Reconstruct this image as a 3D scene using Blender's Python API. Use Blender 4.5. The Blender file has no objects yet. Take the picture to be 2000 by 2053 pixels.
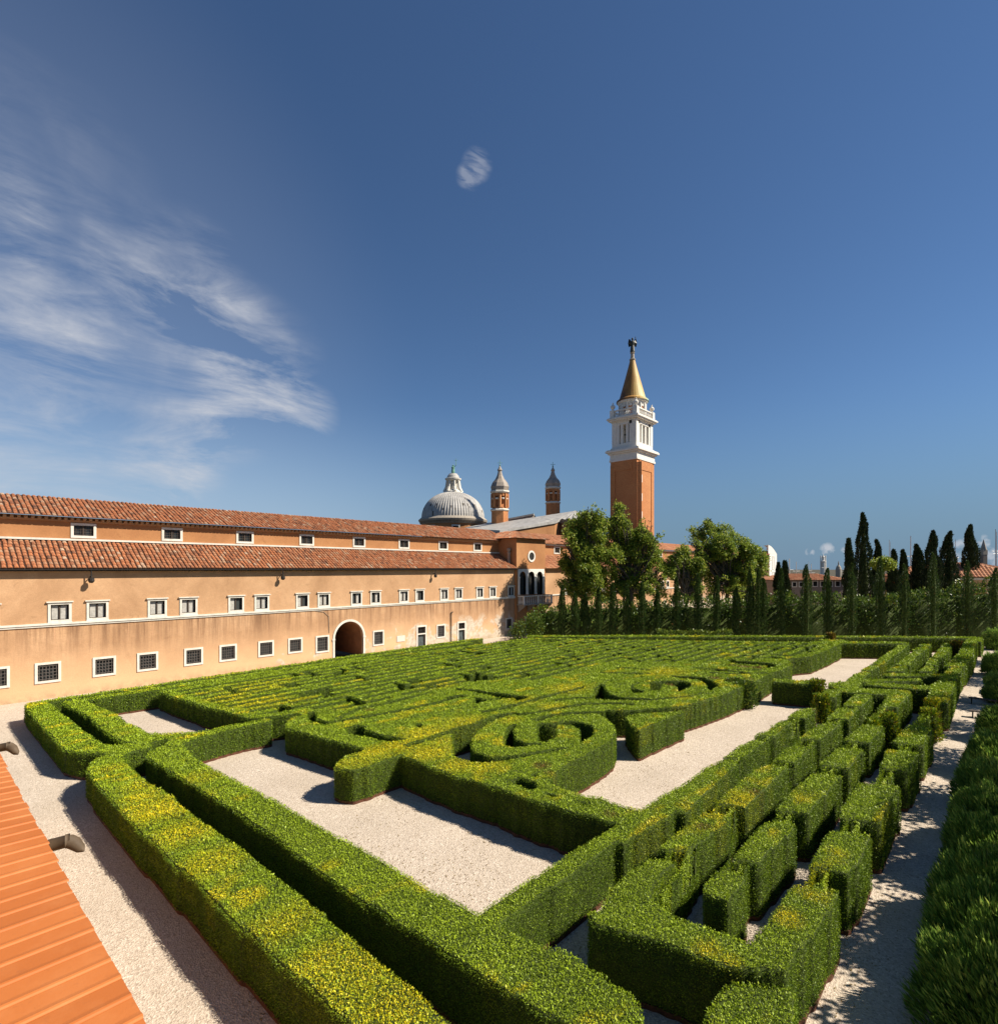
import bpy, math, random
import numpy as np
rng = np.random.default_rng(7)
random.seed(7)
R = math.radians
# ---------------------------------------------------------------- camera, sky, sun
F, H, YH = 1095.0, 10.0, 1140.0            # focal length (px of a 2000 px wide frame), eye height, horizon row
A = math.atan2(1000.0, F); CA, SA = math.cos(A), math.sin(A)
scene = bpy.context.scene
cam = bpy.data.cameras.new('camera'); camo = bpy.data.objects.new('camera', cam)
scene.collection.objects.link(camo); scene.camera = camo
camo.location = (0, 0, H); camo.rotation_euler = (R(90), 0, A)
cam.sensor_fit = 'HORIZONTAL'; cam.sensor_width = 36; cam.lens = 36 * F / 2000
cam.shift_x = 0; cam.shift_y = (YH - 1026.5) / 2000
cam.clip_start = 0.1; cam.clip_end = 20000
SUN = np.array([1.0, 0.72, 1.16]); SUN /= np.linalg.norm(SUN)
EL = math.asin(SUN[2]); AZ = math.atan2(SUN[0], SUN[1])
w = bpy.data.worlds.new('World'); scene.world = w; w.use_nodes = True
NT = w.node_tree; NT.nodes.clear()
def nd(t, k, **kw):
    n = t.nodes.new(k)
    for a, b in kw.items():
        if a.startswith('i_'): n.inputs[a[2:].replace('_', ' ')].default_value = b
        else: setattr(n, a, b)
    return n
def sky():
    L = NT.links.new
    out = nd(NT, 'ShaderNodeOutputWorld'); bg = nd(NT, 'ShaderNodeBackground'); bg.inputs[1].default_value = 0.046
    s = nd(NT, 'ShaderNodeTexSky', sky_type='NISHITA', sun_disc=False, sun_elevation=EL, sun_rotation=AZ,
           altitude=0, air_density=1.0, dust_density=0.0, ozone_density=3.0)
    tc = nd(NT, 'ShaderNodeTexCoord')
    # thin cirrus: streaked noise, kept to one part of the sky by direction
    def direc(px, py):
        r, z = (px - 1000) / F, (YH - py) / F
        v = np.array([r * CA - SA, r * SA + CA, z]); return v / np.linalg.norm(v)
    def patch(px, py, rad, soft):
        d = direc(px, py)
        v = nd(NT, 'ShaderNodeVectorMath', operation='DOT_PRODUCT'); v.inputs[1].default_value = d
        L(tc.outputs['Generated'], v.inputs[0])
        m = nd(NT, 'ShaderNodeMapRange', clamp=True, interpolation_type='SMOOTHSTEP')
        m.inputs[1].default_value = math.cos(rad + soft); m.inputs[2].default_value = math.cos(max(rad - soft, 0)) if rad > 0 else 1.0
        L(v.outputs['Value'], m.inputs[0]); return m.outputs[0]
    def mx(a, b, op):
        m = nd(NT, 'ShaderNodeMath', operation=op, use_clamp=(op == 'ADD'))
        for i, q in enumerate((a, b)):
            if isinstance(q, (int, float)): m.inputs[i].default_value = q
            else: L(q, m.inputs[i])
        return m.outputs[0]
    mq = nd(NT, 'ShaderNodeMapping'); mq.inputs['Rotation'].default_value = (0, math.radians(-16), -A); L(tc.outputs['Generated'], mq.inputs[0])
    mp = nd(NT, 'ShaderNodeMapping'); mp.inputs['Scale'].default_value = (1.3, 1.3, 5.2); L(mq.outputs[0], mp.inputs[0])
    n1 = nd(NT, 'ShaderNodeTexNoise'); n1.inputs['Scale'].default_value = 2.6; n1.inputs['Detail'].default_value = 14; n1.inputs['Roughness'].default_value = 0.64; n1.inputs['Distortion'].default_value = 0.55
    L(mp.outputs[0], n1.inputs['Vector'])
    r1 = nd(NT, 'ShaderNodeMapRange', clamp=True); r1.inputs[1].default_value = 0.42; r1.inputs[2].default_value = 0.70; L(n1.outputs[0], r1.inputs[0])
    area = None
    for a in ((-40, 430, .05, .17, .6), (70, 560, .02, .14, .6), (-40, 830, .10, .22, 1.6), (200, 840, .03, .16, 1.1), (430, 745, .03, .13, 1.0), (600, 828, .0, .07, .9), (560, 700, .0, .08, .6), (375, 540, .0, .09, .4), (520, 650, .0, .07, .25), (40, 160, .0, .05, .3)):
        p = mx(patch(*a[:4]), a[4], 'MULTIPLY'); area = p if area is None else mx(area, p, 'ADD')
    n0 = nd(NT, 'ShaderNodeTexNoise'); n0.inputs['Scale'].default_value = 3.2; n0.inputs['Detail'].default_value = 5; n0.inputs['Distortion'].default_value = .5; L(tc.outputs['Generated'], n0.inputs['Vector'])
    r0 = nd(NT, 'ShaderNodeMapRange', clamp=True); r0.inputs[1].default_value = 0.36; r0.inputs[2].default_value = 0.60; r0.inputs[3].default_value = .12; L(n0.outputs[0], r0.inputs[0])
    cir = mx(mx(mx(area, r1.outputs[0], 'MULTIPLY'), r0.outputs[0], 'MULTIPLY'), 1.0, 'MULTIPLY')
    veil = mx(patch(-100, 800, .1, .55), 0.10, 'MULTIPLY')
    cir = mx(cir, veil, 'ADD')
    # small cumulus puffs near the horizon and one wisp high up
    n2 = nd(NT, 'ShaderNodeTexNoise'); n2.inputs['Scale'].default_value = 80; n2.inputs['Detail'].default_value = 6
    L(tc.outputs['Generated'], n2.inputs['Vector'])
    cum = None
    for px, py, rad, k in ((1623, 1107, .008, .32), (1658, 1101, .012, .42), (1692, 1103, .006, .25), (1925, 1093, .010, .36), (1972, 1086, .011, .34), (1985, 1115, .018, .34), (1940, 1078, .006, .3), (1900, 1125, .02, .3)):
        p = mx(patch(px, py, 0, rad), k, 'MULTIPLY'); cum = p if cum is None else mx(cum, p, 'ADD')
    r2 = nd(NT, 'ShaderNodeMapRange', clamp=True); r2.inputs[1].default_value = 0.35; r2.inputs[2].default_value = 0.55; L(n2.outputs[0], r2.inputs[0])
    cum = mx(mx(mx(cum, 1.7, 'MULTIPLY'), mx(mx(1.0, r2.outputs[0], 'SUBTRACT'), .8, 'MULTIPLY'), 'SUBTRACT'), 0.0, 'MAXIMUM')
    n3 = nd(NT, 'ShaderNodeTexNoise'); n3.inputs['Scale'].default_value = 22; n3.inputs['Detail'].default_value = 8; n3.inputs['Distortion'].default_value = .6
    L(mp.outputs[0], n3.inputs['Vector'])
    r3 = nd(NT, 'ShaderNodeMapRange', clamp=True); r3.inputs[1].default_value = 0.38; r3.inputs[2].default_value = 0.62; L(n3.outputs[0], r3.inputs[0])
    wisp = mx(mx(mx(patch(955, 332, 0, .026), patch(940, 352, 0, .022), 'ADD'), r3.outputs[0], 'MULTIPLY'), .32, 'MULTIPLY')
    cover = mx(mx(cir, cum, 'ADD'), wisp, 'ADD')
    sxyz = nd(NT, 'ShaderNodeSeparateXYZ'); L(tc.outputs['Generated'], sxyz.inputs[0])
    mr1 = nd(NT, 'ShaderNodeMapRange', clamp=True, interpolation_type='SMOOTHSTEP'); L(sxyz.outputs[2], mr1.inputs[0])
    for i, q in enumerate((.30, -.02, 0.0, .92)): mr1.inputs[i + 1].default_value = q
    hz = nd(NT, 'ShaderNodeMix', data_type='RGBA'); L(patch(-300, 1050, .2, .9), hz.inputs['Factor']); hz.inputs['A'].default_value = (1.9, 3.25, 4.9, 1); hz.inputs['B'].default_value = (4.6, 6.3, 8.4, 1)
    gain = nd(NT, 'ShaderNodeMix', data_type='RGBA', blend_type='MULTIPLY'); gain.inputs['Factor'].default_value = 1; L(s.outputs[0], gain.inputs['A']); gain.inputs['B'].default_value = (.80, .98, 1.16, 1)
    low = nd(NT, 'ShaderNodeMix', data_type='RGBA'); L(mr1.outputs[0], low.inputs['Factor']); L(gain.outputs['Result'], low.inputs['A']); L(hz.outputs['Result'], low.inputs['B'])
    mix = nd(NT, 'ShaderNodeMix', data_type='RGBA')
    L(cover, mix.inputs['Factor']); L(low.outputs['Result'], mix.inputs['A']); mix.inputs['B'].default_value = (8.0, 8.2, 8.8, 1)
    L(mix.outputs['Result'], bg.inputs[0]); L(bg.outputs[0], out.inputs[0])
sky()
sun = bpy.data.lights.new('sun', 'SUN'); sun.energy = 5.0; sun.angle = R(0.53); sun.color = (1, .92, .79)
suno = bpy.data.objects.new('sun', sun); scene.collection.objects.link(suno)
suno.rotation_euler = (math.pi / 2 - EL, 0, math.pi - AZ); suno.location = (40, 20, 60)
vs = scene.view_settings; vs.view_transform = 'Standard'; vs.look = 'None'; vs.exposure = 0.75; vs.gamma = 1
scene.cycles.max_bounces = 6; scene.cycles.diffuse_bounces = 3; scene.cycles.glossy_bounces = 2; scene.cycles.transmission_bounces = 3
# ---------------------------------------------------------------- helpers
C = scene.collection
def tag(o, label=None, cat=None, group=None, kind=None):
    if label: o['label'] = label
    if cat: o['category'] = cat
    if group: o['group'] = group
    if kind: o['kind'] = kind
    return o
def empty(name, loc=(0, 0, 0), rz=0.0):
    o = bpy.data.objects.new(name, None); C.objects.link(o); o.location = loc; o.rotation_euler = (0, 0, rz); o.empty_display_size = .5; return o
def cw(r, d): return (r * CA - d * SA, r * SA + d * CA)
def wc(X, Y): return (X * CA + Y * SA, -X * SA + Y * CA)
def gp(x, y, z=0.0):                       # point at height z seen at pixel x, y
    d = F * (H - z) / (y - YH); return cw((x - 1000) * d / F, d)
def at(x, y, d):                           # point at depth d seen at pixel x, y
    X, Y = cw((x - 1000) * d / F, d); return (X, Y, H - (y - YH) * d / F)
XW = -53.86
def fw(x, y, X=XW):                        # pixel -> (Y, Z) on the plane X = const
    t = (x - 1000) / F; Y = (X * CA + t * X * SA) / (t * CA - SA); r, d = wc(X, Y); return Y, H - (y - YH) * d / F
def lattice(x, y, s, seed):
    x = np.asarray(x, float) / s; y = np.asarray(y, float) / s
    xi, yi = np.floor(x).astype(np.int64), np.floor(y).astype(np.int64); fx, fy = x - xi, y - yi
    fx, fy = fx * fx * (3 - 2 * fx), fy * fy * (3 - 2 * fy)
    def hsh(a, b):
        v = (a * 374761393 + b * 668265263 + seed * 1442695041) & 0x7fffffff
        v = ((v ^ (v >> 13)) * 1274126177) & 0x7fffffff
        return ((v ^ (v >> 16)) & 0xffff) / 65535.0
    return (hsh(xi, yi) * (1 - fx) + hsh(xi + 1, yi) * fx) * (1 - fy) + (hsh(xi, yi + 1) * (1 - fx) + hsh(xi + 1, yi + 1) * fx) * fy
class MB:
    def __init__(s): s.v = []; s.f = []; s.c = []; s.n = 0; s.col = 0.5
    def add(s, vs, fs):
        s.v += [tuple(q) for q in vs]; s.f += [tuple(i + s.n for i in f) for f in fs]; s.c += [s.col] * len(fs); s.n += len(vs); return s
    def box(s, x0, x1, y0, y1, z0, z1):
        return s.add([(x0, y0, z0), (x1, y0, z0), (x1, y1, z0), (x0, y1, z0), (x0, y0, z1), (x1, y0, z1), (x1, y1, z1), (x0, y1, z1)],
                     [(0, 3, 2, 1), (4, 5, 6, 7), (0, 1, 5, 4), (1, 2, 6, 5), (2, 3, 7, 6), (3, 0, 4, 7)])
    def quad(s, a, b, c, d): return s.add([a, b, c, d], [(0, 1, 2, 3)])
    def prism(s, pts, z0, z1):
        n = len(pts)
        return s.add([(x, y, z0) for x, y in pts] + [(x, y, z1) for x, y in pts],
                     [tuple(range(n))[::-1], tuple(range(n, 2 * n))] + [(i, (i + 1) % n, n + (i + 1) % n, n + i) for i in range(n)])
    def lathe(s, prof, seg=24, c=(0, 0), sq=False, flute=0, ph=0.0):
        vs = []
        for r, z in prof:
            for k in range(seg):
                a = 2 * math.pi * (k + .5 * sq) / seg + ph; q = r * (1 + (flute if k % 2 else 0)); vs.append((c[0] + q * math.cos(a), c[1] + q * math.sin(a), z))
        fs = [(i * seg + k, i * seg + (k + 1) % seg, (i + 1) * seg + (k + 1) % seg, (i + 1) * seg + k) for i in range(len(prof) - 1) for k in range(seg)]
        fs += [tuple(range(seg))[::-1], tuple(range((len(prof) - 1) * seg, len(prof) * seg))]
        return s.add(vs, fs)
    def tube(s, pts, rad, seg=8):
        P = [np.array(p, float) for p in pts]; rad = rad if hasattr(rad, '__len__') else [rad] * len(P); vs = []
        for i, p in enumerate(P):
            t = P[min(i + 1, len(P) - 1)] - P[max(i - 1, 0)]; t /= np.linalg.norm(t) + 1e-9
            u = np.cross(t, (0, 0, 1) if abs(t[2]) < .9 else (1, 0, 0)); u /= np.linalg.norm(u); v = np.cross(t, u)
            for k in range(seg):
                a = 2 * math.pi * k / seg; vs.append(p + rad[i] * (math.cos(a) * u + math.sin(a) * v))
        fs = [(i * seg + k, i * seg + (k + 1) % seg, (i + 1) * seg + (k + 1) % seg, (i + 1) * seg + k) for i in range(len(P) - 1) for k in range(seg)]
        fs += [tuple(range(seg)), tuple(range((len(P) - 1) * seg, len(P) * seg))[::-1]]
        return s.add(vs, fs)
    def ball(s, c, r, seg=12, sz=1.0):
        return s.lathe([(max(r * math.sin(math.pi * i / 8), .001), c[2] - sz * r * math.cos(math.pi * i / 8)) for i in range(9)], seg, (c[0], c[1]))
    def build(s, name, mat, parent=None, smooth=False):
        me = bpy.data.meshes.new(name); me.from_pydata([tuple(map(float, q)) for q in s.v], [], s.f)
        o = bpy.data.objects.new(name, me); C.objects.link(o); me.materials.append(mat)
        if any(c != .5 for c in s.c):
            at_ = me.attributes.new('lc', 'FLOAT_COLOR', 'FACE'); a = np.ones((len(s.f), 4), np.float32); a[:, 0] = s.c; at_.data.foreach_set('color', a.ravel())
        if smooth:
            me.polygons.foreach_set('use_smooth', [True] * len(s.f)); 
        if parent: o.parent = parent
        return o
# ---------------------------------------------------------------- materials
def mat(name, col, rough=.8, metal=0.0):
    m = bpy.data.materials.new(name); m.use_nodes = True; b = m.node_tree.nodes['Principled BSDF']
    b.inputs['Base Color'].default_value = (*col, 1); b.inputs['Roughness'].default_value = rough; b.inputs['Metallic'].default_value = metal
    b.inputs['Specular IOR Level'].default_value = .3; return m
def ramp(t, fac, stops):
    r = t.nodes.new('ShaderNodeValToRGB'); e = r.color_ramp.elements
    while len(e) > 1: e.remove(e[-1])
    e[0].position = stops[0][0]; e[0].color = (*stops[0][1], 1)
    for p, c in stops[1:]:
        q = e.new(p); q.color = (*c, 1)
    t.links.new(fac, r.inputs[0]); return r.outputs[0]
def noise(t, vec, scale, detail=6, rough=.6, dist=0.0):
    n = t.nodes.new('ShaderNodeTexNoise'); n.inputs['Scale'].default_value = scale; n.inputs['Detail'].default_value = detail
    n.inputs['Roughness'].default_value = rough; n.inputs['Distortion'].default_value = dist
    if vec is not None: t.links.new(vec, n.inputs['Vector'])
    return n.outputs[0]
def mapped(t, sc=(1, 1, 1)):
    tc = t.nodes.new('ShaderNodeTexCoord'); m = t.nodes.new('ShaderNodeMapping'); m.inputs['Scale'].default_value = sc
    t.links.new(tc.outputs['Object'], m.inputs[0]); return m.outputs[0]
def mixc(t, f, a, b, mode='MIX'):
    m = t.nodes.new('ShaderNodeMix'); m.data_type = 'RGBA'; m.blend_type = mode
    for i, q in (('Factor', f), ('A', a), ('B', b)):
        if isinstance(q, (int, float)): m.inputs[i].default_value = q
        elif isinstance(q, tuple): m.inputs[i].default_value = (*q, 1)
        else: t.links.new(q, m.inputs[i])
    return m.outputs['Result']
def bump(t, h, strength, dist=.02):
    b = t.nodes.new('ShaderNodeBump'); b.inputs['Strength'].default_value = strength; b.inputs['Distance'].default_value = dist
    t.links.new(h, b.inputs['Height']); t.links.new(b.outputs[0], t.nodes['Principled BSDF'].inputs['Normal'])
def setc(m, c): m.node_tree.links.new(c, m.node_tree.nodes['Principled BSDF'].inputs['Base Color'])
def mth(t, op, a, b=0.0, clamp=False):
    m = t.nodes.new('ShaderNodeMath'); m.operation = op; m.use_clamp = clamp
    for i, q in enumerate((a, b)):
        if isinstance(q, (int, float)): m.inputs[i].default_value = q
        else: t.links.new(q, m.inputs[i])
    return m.outputs[0]
def rng_(t, f, a, b, c=0.0, d=1.0):
    m = t.nodes.new('ShaderNodeMapRange'); m.clamp = True
    for i, q in enumerate((a, b, c, d)): m.inputs[i + 1].default_value = q
    t.links.new(f, m.inputs[0]); return m.outputs[0]
def leafmat(name, dark, light, yel, dead=(.20, .085, .03), trans=.22, rough=.5):
    m = mat(name, dark, rough); t = m.node_tree; b = t.nodes['Principled BSDF']
    a = t.nodes.new('ShaderNodeAttribute'); a.attribute_name = 'lc'; s = t.nodes.new('ShaderNodeSeparateColor'); t.links.new(a.outputs['Color'], s.inputs[0])
    c = mixc(t, s.outputs[0], dark, light); c = mixc(t, s.outputs[1], c, yel); c = mixc(t, s.outputs[2], c, dead); setc(m, c)
    b.inputs['Specular IOR Level'].default_value = .25
    tr = t.nodes.new('ShaderNodeBsdfTranslucent'); t.links.new(c, tr.inputs[0]); ms = t.nodes.new('ShaderNodeMixShader'); ms.inputs[0].default_value = trans
    t.links.new(b.outputs[0], ms.inputs[1]); t.links.new(tr.outputs[0], ms.inputs[2]); t.links.new(ms.outputs[0], t.nodes['Material Output'].inputs[0]); return m
def gravelmat():
    m = mat('gravel', (.4, .35, .3), .95); t = m.node_tree; v = mapped(t)
    vo = t.nodes.new('ShaderNodeTexVoronoi'); vo.inputs['Scale'].default_value = 24; t.links.new(v, vo.inputs['Vector'])
    sp = t.nodes.new('ShaderNodeSeparateColor'); t.links.new(vo.outputs['Color'], sp.inputs[0])
    c = ramp(t, sp.outputs[0], [(0, (.33, .26, .20)), (.3, (.50, .415, .325)), (.85, (.58, .485, .385)), (1, (.72, .63, .52))])
    vo2 = t.nodes.new('ShaderNodeTexVoronoi'); vo2.inputs['Scale'].default_value = 5.5; t.links.new(v, vo2.inputs['Vector'])
    big = rng_(t, vo2.outputs['Distance'], .10, .16, .35, 1)
    sp2 = t.nodes.new('ShaderNodeSeparateColor'); t.links.new(vo2.outputs['Color'], sp2.inputs[0])
    spot = mth(t, 'MULTIPLY', mth(t, 'GREATER_THAN', sp2.outputs[1], .90), rng_(t, vo2.outputs['Distance'], .30, .12, 0, 1))
    c = mixc(t, mth(t, 'MULTIPLY', spot, .55), c, (.20, .16, .11))
    n = noise(t, v, .35, 5, .6); c = mixc(t, rng_(t, n, .35, .7, 0, .5), c, (.38, .31, .235))
    n2 = noise(t, v, 3.5, 6, .7); c = mixc(t, rng_(t, n2, .52, .78, 0, .6), c, (.33, .26, .18)); n4 = noise(t, v, 1.1, 8, .75); c = mixc(t, rng_(t, n4, .58, .72, 0, .5), c, (.30, .22, .14))
    setc(m, c); bump(t, mth(t, 'ADD', vo.outputs['Distance'], mth(t, 'MULTIPLY', vo2.outputs['Distance'], .4)), .6, .03); return m
def plastermat(name, base, hi, lo, streak=0.0, bright_low=False):
    m = mat(name, base, .92); t = m.node_tree; v = mapped(t)
    n = noise(t, v, .22, 8, .65, .4); c = ramp(t, n, [(.28, lo), (.5, base), (.72, hi)])
    n2 = noise(t, v, 2.4, 8, .7); c = mixc(t, rng_(t, n2, .4, .8, 0, .35), c, tuple(q * .72 for q in base))
    n3 = noise(t, v, 18, 4, .7); c = mixc(t, rng_(t, n3, .45, .75, 0, .35), c, tuple(q * .5 for q in base))
    n4 = noise(t, mapped(t, (1, .5, 2.2)), 6.5, 5, .75); c = mixc(t, rng_(t, n4, .5, .72, 0, .38), c, tuple(q * .62 for q in base)); c = mixc(t, rng_(t, n4, .42, .3, 0, .25), c, hi)
    n5 = noise(t, v, .9, 10, .72, .8); c = mixc(t, rng_(t, n5, .60, .66, 0, .32), c, tuple(q * .7 for q in lo))
    if streak:
        z = t.nodes.new('ShaderNodeSeparateXYZ'); t.links.new(mapped(t), z.inputs[0]); zo = z.outputs[2]
        vs_ = mapped(t, (.2, 1.1, .055)); s = noise(t, vs_, 1.6, 7, .75)
        band = mth(t, 'MULTIPLY', rng_(t, zo, 2.2, 5.2), rng_(t, zo, 5.78, 5.62))
        f = mth(t, 'MULTIPLY', mth(t, 'MULTIPLY', rng_(t, s, .42, .62), band), .95)
        c = mixc(t, f, c, (.20, .105, .055))
        s2 = noise(t, mapped(t, (.3, 3.5, .12)), 1.3, 5, .7)
        c = mixc(t, mth(t, 'MULTIPLY', mth(t, 'MULTIPLY', rng_(t, s2, .58, .72), band), .55), c, (.62, .34, .19))
        lowb = rng_(t, zo, 3.9, .6)
        c = mixc(t, mth(t, 'MULTIPLY', lowb, .62), c, (.72, .45, .25))
        pl = noise(t, v, .45, 9, .7, .6)
        yy = rng_(t, z.outputs[1], 22, 50, -.16, .10)
        worn = rng_(t, mth(t, 'ADD', mth(t, 'ADD', pl, yy), mth(t, 'MULTIPLY', lowb, .16)), .64, .70)
        wc_ = ramp(t, noise(t, v, 3.5, 6, .7), [(.3, (.36, .27, .19)), (.6, (.60, .51, .40)), (.8, (.66, .60, .50))])
        c = mixc(t, mth(t, 'MULTIPLY', worn, rng_(t, zo, 3.9, 2.6)), c, wc_)
        c = mixc(t, mth(t, 'MULTIPLY', rng_(t, zo, .75, 0), rng_(t, noise(t, v, 1.8, 6), .35, .6, 0, .75)), c, (.30, .22, .13))
    setc(m, c); bump(t, noise(t, v, 7, 10, .75), .5, .03); return m
def tilemat(name, stops, rough=.85):
    m = mat(name, stops[0][1], rough); t = m.node_tree
    a = t.nodes.new('ShaderNodeAttribute'); a.attribute_name = 'lc'; s = t.nodes.new('ShaderNodeSeparateColor'); t.links.new(a.outputs['Color'], s.inputs[0])
    c = ramp(t, s.outputs[0], stops); v = mapped(t); n = noise(t, v, 5, 6, .7)
    c = mixc(t, rng_(t, n, .45, .75, 0, .55), c, (.10, .07, .045)); n2 = noise(t, v, .35, 5, .6); c = mixc(t, rng_(t, n2, .45, .7, 0, .45), c, (.24, .11, .055))
    setc(m, c); bump(t, n, .4, .03); return m
def stonemat(name, base, var=.8):
    m = mat(name, base, .8); t = m.node_tree; v = mapped(t); n = noise(t, v, 1.6, 8, .7)
    c = ramp(t, n, [(.3, tuple(q * var for q in base)), (.6, base)]); c = mixc(t, rng_(t, noise(t, mapped(t, (2, 2, .3)), 1.5, 6), .55, .8, 0, .6), c, tuple(q * .45 for q in base)); setc(m, c); return m
def brickmat(name, a, b):
    m = mat(name, a, .9); t = m.node_tree; v = mapped(t); n = noise(t, v, 3.5, 6, .85); n2 = noise(t, v, .3, 8, .7)
    c = ramp(t, n, [(.35, tuple(q * .62 for q in a)), (.55, a), (.75, b)]); c = mixc(t, rng_(t, n2, .4, .7, 0, .4), c, b)
    wv = t.nodes.new('ShaderNodeTexWave'); wv.bands_direction = 'Z'; wv.inputs['Scale'].default_value = 1.3; wv.inputs['Distortion'].default_value = .6; t.links.new(v, wv.inputs['Vector'])
    c = mixc(t, rng_(t, wv.outputs[0], .75, 1, 0, .25), c, tuple(q * .6 for q in a)); setc(m, c); bump(t, n, .4, .04); return m
def plain(name, base, amt=.25, sc=3.0, rough=.7, metal=0.0):
    m = mat(name, base, rough, metal); t = m.node_tree; n = noise(t, mapped(t), sc, 6, .65)
    setc(m, ramp(t, n, [(.3, tuple(q * (1 - amt) for q in base)), (.7, tuple(min(1, q * (1 + amt * .5)) for q in base))])); return m
def newroofmat():
    m = mat('new_terracotta', (.62, .22, .07), .62); t = m.node_tree; v = mapped(t)
    a = t.nodes.new('ShaderNodeAttribute'); a.attribute_name = 'lc'; s = t.nodes.new('ShaderNodeSeparateColor'); t.links.new(a.outputs['Color'], s.inputs[0])
    c = ramp(t, s.outputs[0], [(0, (.37, .105, .022)), (.5, (.43, .125, .027)), (1, (.48, .15, .036))])
    c = mixc(t, rng_(t, noise(t, v, 1.3, 8, .65), .45, .8, 0, .45), c, (.56, .22, .075)); c = mixc(t, rng_(t, noise(t, mapped(t, (1, 1, 1)), 4.5, 8, .8), .56, .7, 0, .35), c, (.25, .085, .03)); c = mixc(t, rng_(t, noise(t, v, 14, 6, .8), .62, .8, 0, .45), c, (.33, .12, .05))
    setc(m, c); bump(t, noise(t, v, 20, 6, .7), .15, .02); return m
def leadmat(name, base):
    m = mat(name, base, .55); t = m.node_tree; v = mapped(t, (1, 1, .35)); n = noise(t, v, .9, 8, .7)
    c = ramp(t, n, [(.3, tuple(q * .6 for q in base)), (.55, base), (.8, tuple(min(1, q * 1.25) for q in base))])
    a = t.nodes.new('ShaderNodeAttribute'); a.attribute_name = 'lc'; s = t.nodes.new('ShaderNodeSeparateColor'); t.links.new(a.outputs['Color'], s.inputs[0])
    c = mixc(t, mth(t, 'GREATER_THAN', s.outputs[0], .9), c, (.10, .085, .07)); setc(m, c); return m
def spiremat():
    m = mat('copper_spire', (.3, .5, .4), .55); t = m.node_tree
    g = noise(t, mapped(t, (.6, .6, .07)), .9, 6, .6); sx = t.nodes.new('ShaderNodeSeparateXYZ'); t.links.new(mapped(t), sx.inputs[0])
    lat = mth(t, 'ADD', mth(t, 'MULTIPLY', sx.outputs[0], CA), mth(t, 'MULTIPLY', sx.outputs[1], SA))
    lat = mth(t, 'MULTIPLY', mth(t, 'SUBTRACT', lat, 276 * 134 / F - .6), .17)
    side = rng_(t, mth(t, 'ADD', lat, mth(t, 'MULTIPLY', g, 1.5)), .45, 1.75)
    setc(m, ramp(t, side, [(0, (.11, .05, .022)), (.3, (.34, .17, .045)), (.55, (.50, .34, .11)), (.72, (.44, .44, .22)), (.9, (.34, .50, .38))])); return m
M = dict(
    gravel=gravelmat(), soil=plain('soil', (.07, .06, .035), .5, .8, .95),
    leaf=leafmat('box_leaf', (.06, .12, .008), (.38, .50, .022), (.74, .60, .012), trans=.2),
    core=plain('hedge_core', (.045, .065, .008), .5, 6, .95), rust=plain('rusty_steel', (.115, .045, .024), .5, 4, .8),
    laurel=leafmat('laurel_leaf', (.03, .065, .010), (.13, .21, .025), (.28, .32, .03), trans=.22, rough=.42),
    plane=leafmat('plane_leaf', (.09, .15, .02), (.27, .35, .045), (.50, .50, .07), trans=.42),
    cyp=leafmat('cypress_leaf', (.018, .040, .010), (.062, .110, .018), (.16, .20, .03), trans=.15),
    darkcyp=leafmat('old_cypress_leaf', (.009, .019, .007), (.030, .052, .014), (.06, .08, .02), trans=.08),
    spiky=leafmat('yew_leaf', (.08, .16, .025), (.25, .40, .06), (.55, .65, .12), trans=.25, rough=.4),
    wall=plastermat('peach_plaster', (.49, .285, .15), (.62, .385, .215), (.36, .20, .10), 1.0),
    wall2=plastermat('ochre_plaster', (.40, .185, .075), (.47, .235, .10), (.30, .13, .052)),
    wall3=plastermat('far_plaster', (.52, .30, .15), (.60, .37, .20), (.36, .20, .10)),
    stone=stonemat('white_stone', (.66, .62, .54)), stone2=stonemat('grey_stone', (.36, .31, .25), .7), white=stonemat('bright_stone', (.70, .67, .61), .88),
    tile=tilemat('old_roof_tiles', [(0, (.14, .065, .04)), (.25, (.30, .11, .05)), (.55, (.42, .15, .06)), (.8, (.38, .21, .12)), (1, (.48, .33, .22))]),
    tilebase=plain('tile_gap', (.05, .025, .015), .3, 3, .95), farroof=tilemat('far_roof_tiles', [(0, (.30, .12, .06)), (.5, (.44, .18, .085)), (1, (.50, .26, .14))]),
    glass=mat('window_glass', (.045, .05, .05), .12), curtain=plain('pale_curtain', (.42, .40, .36), .3, 6), iron=mat('iron', (.022, .018, .015), .6), grille=plain('rusty_grille', (.10, .085, .075), .4, 5), wood=plain('dark_wood', (.055, .04, .03), .3, 4),
    door=plain('grey_door', (.07, .085, .085), .3, 3), dark=mat('dark_void', (.012, .011, .01), .9), passage=plain('passage_plaster', (.36, .165, .075), .3, 1.2, .9),
    brick=brickmat('red_brick', (.50, .20, .075), (.62, .31, .13)), lead=leadmat('lead_sheet', (.40, .38, .35)), lead2=leadmat('weathered_lead', (.32, .27, .22)),
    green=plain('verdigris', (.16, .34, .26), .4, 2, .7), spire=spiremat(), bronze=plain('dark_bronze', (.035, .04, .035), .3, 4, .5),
    grey=plastermat('grey_plaster', (.21, .17, .14), (.26, .215, .18), (.15, .12, .10)), bark=plain('bark', (.10, .085, .06), .5, 3, .95),
    newroof=newroofmat(), zinc=plain('brown_metal', (.10, .068, .04), .35, 3, .7), mast=mat('mast_white', (.62, .60, .56), .4), plaque=plain('plaque_stone', (.60, .55, .47), .15, 6),
    hullw=plain('hull_white', (.55, .57, .58), .1), bench=plain('old_bench_wood', (.35, .33, .30), .2, 5))
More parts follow.
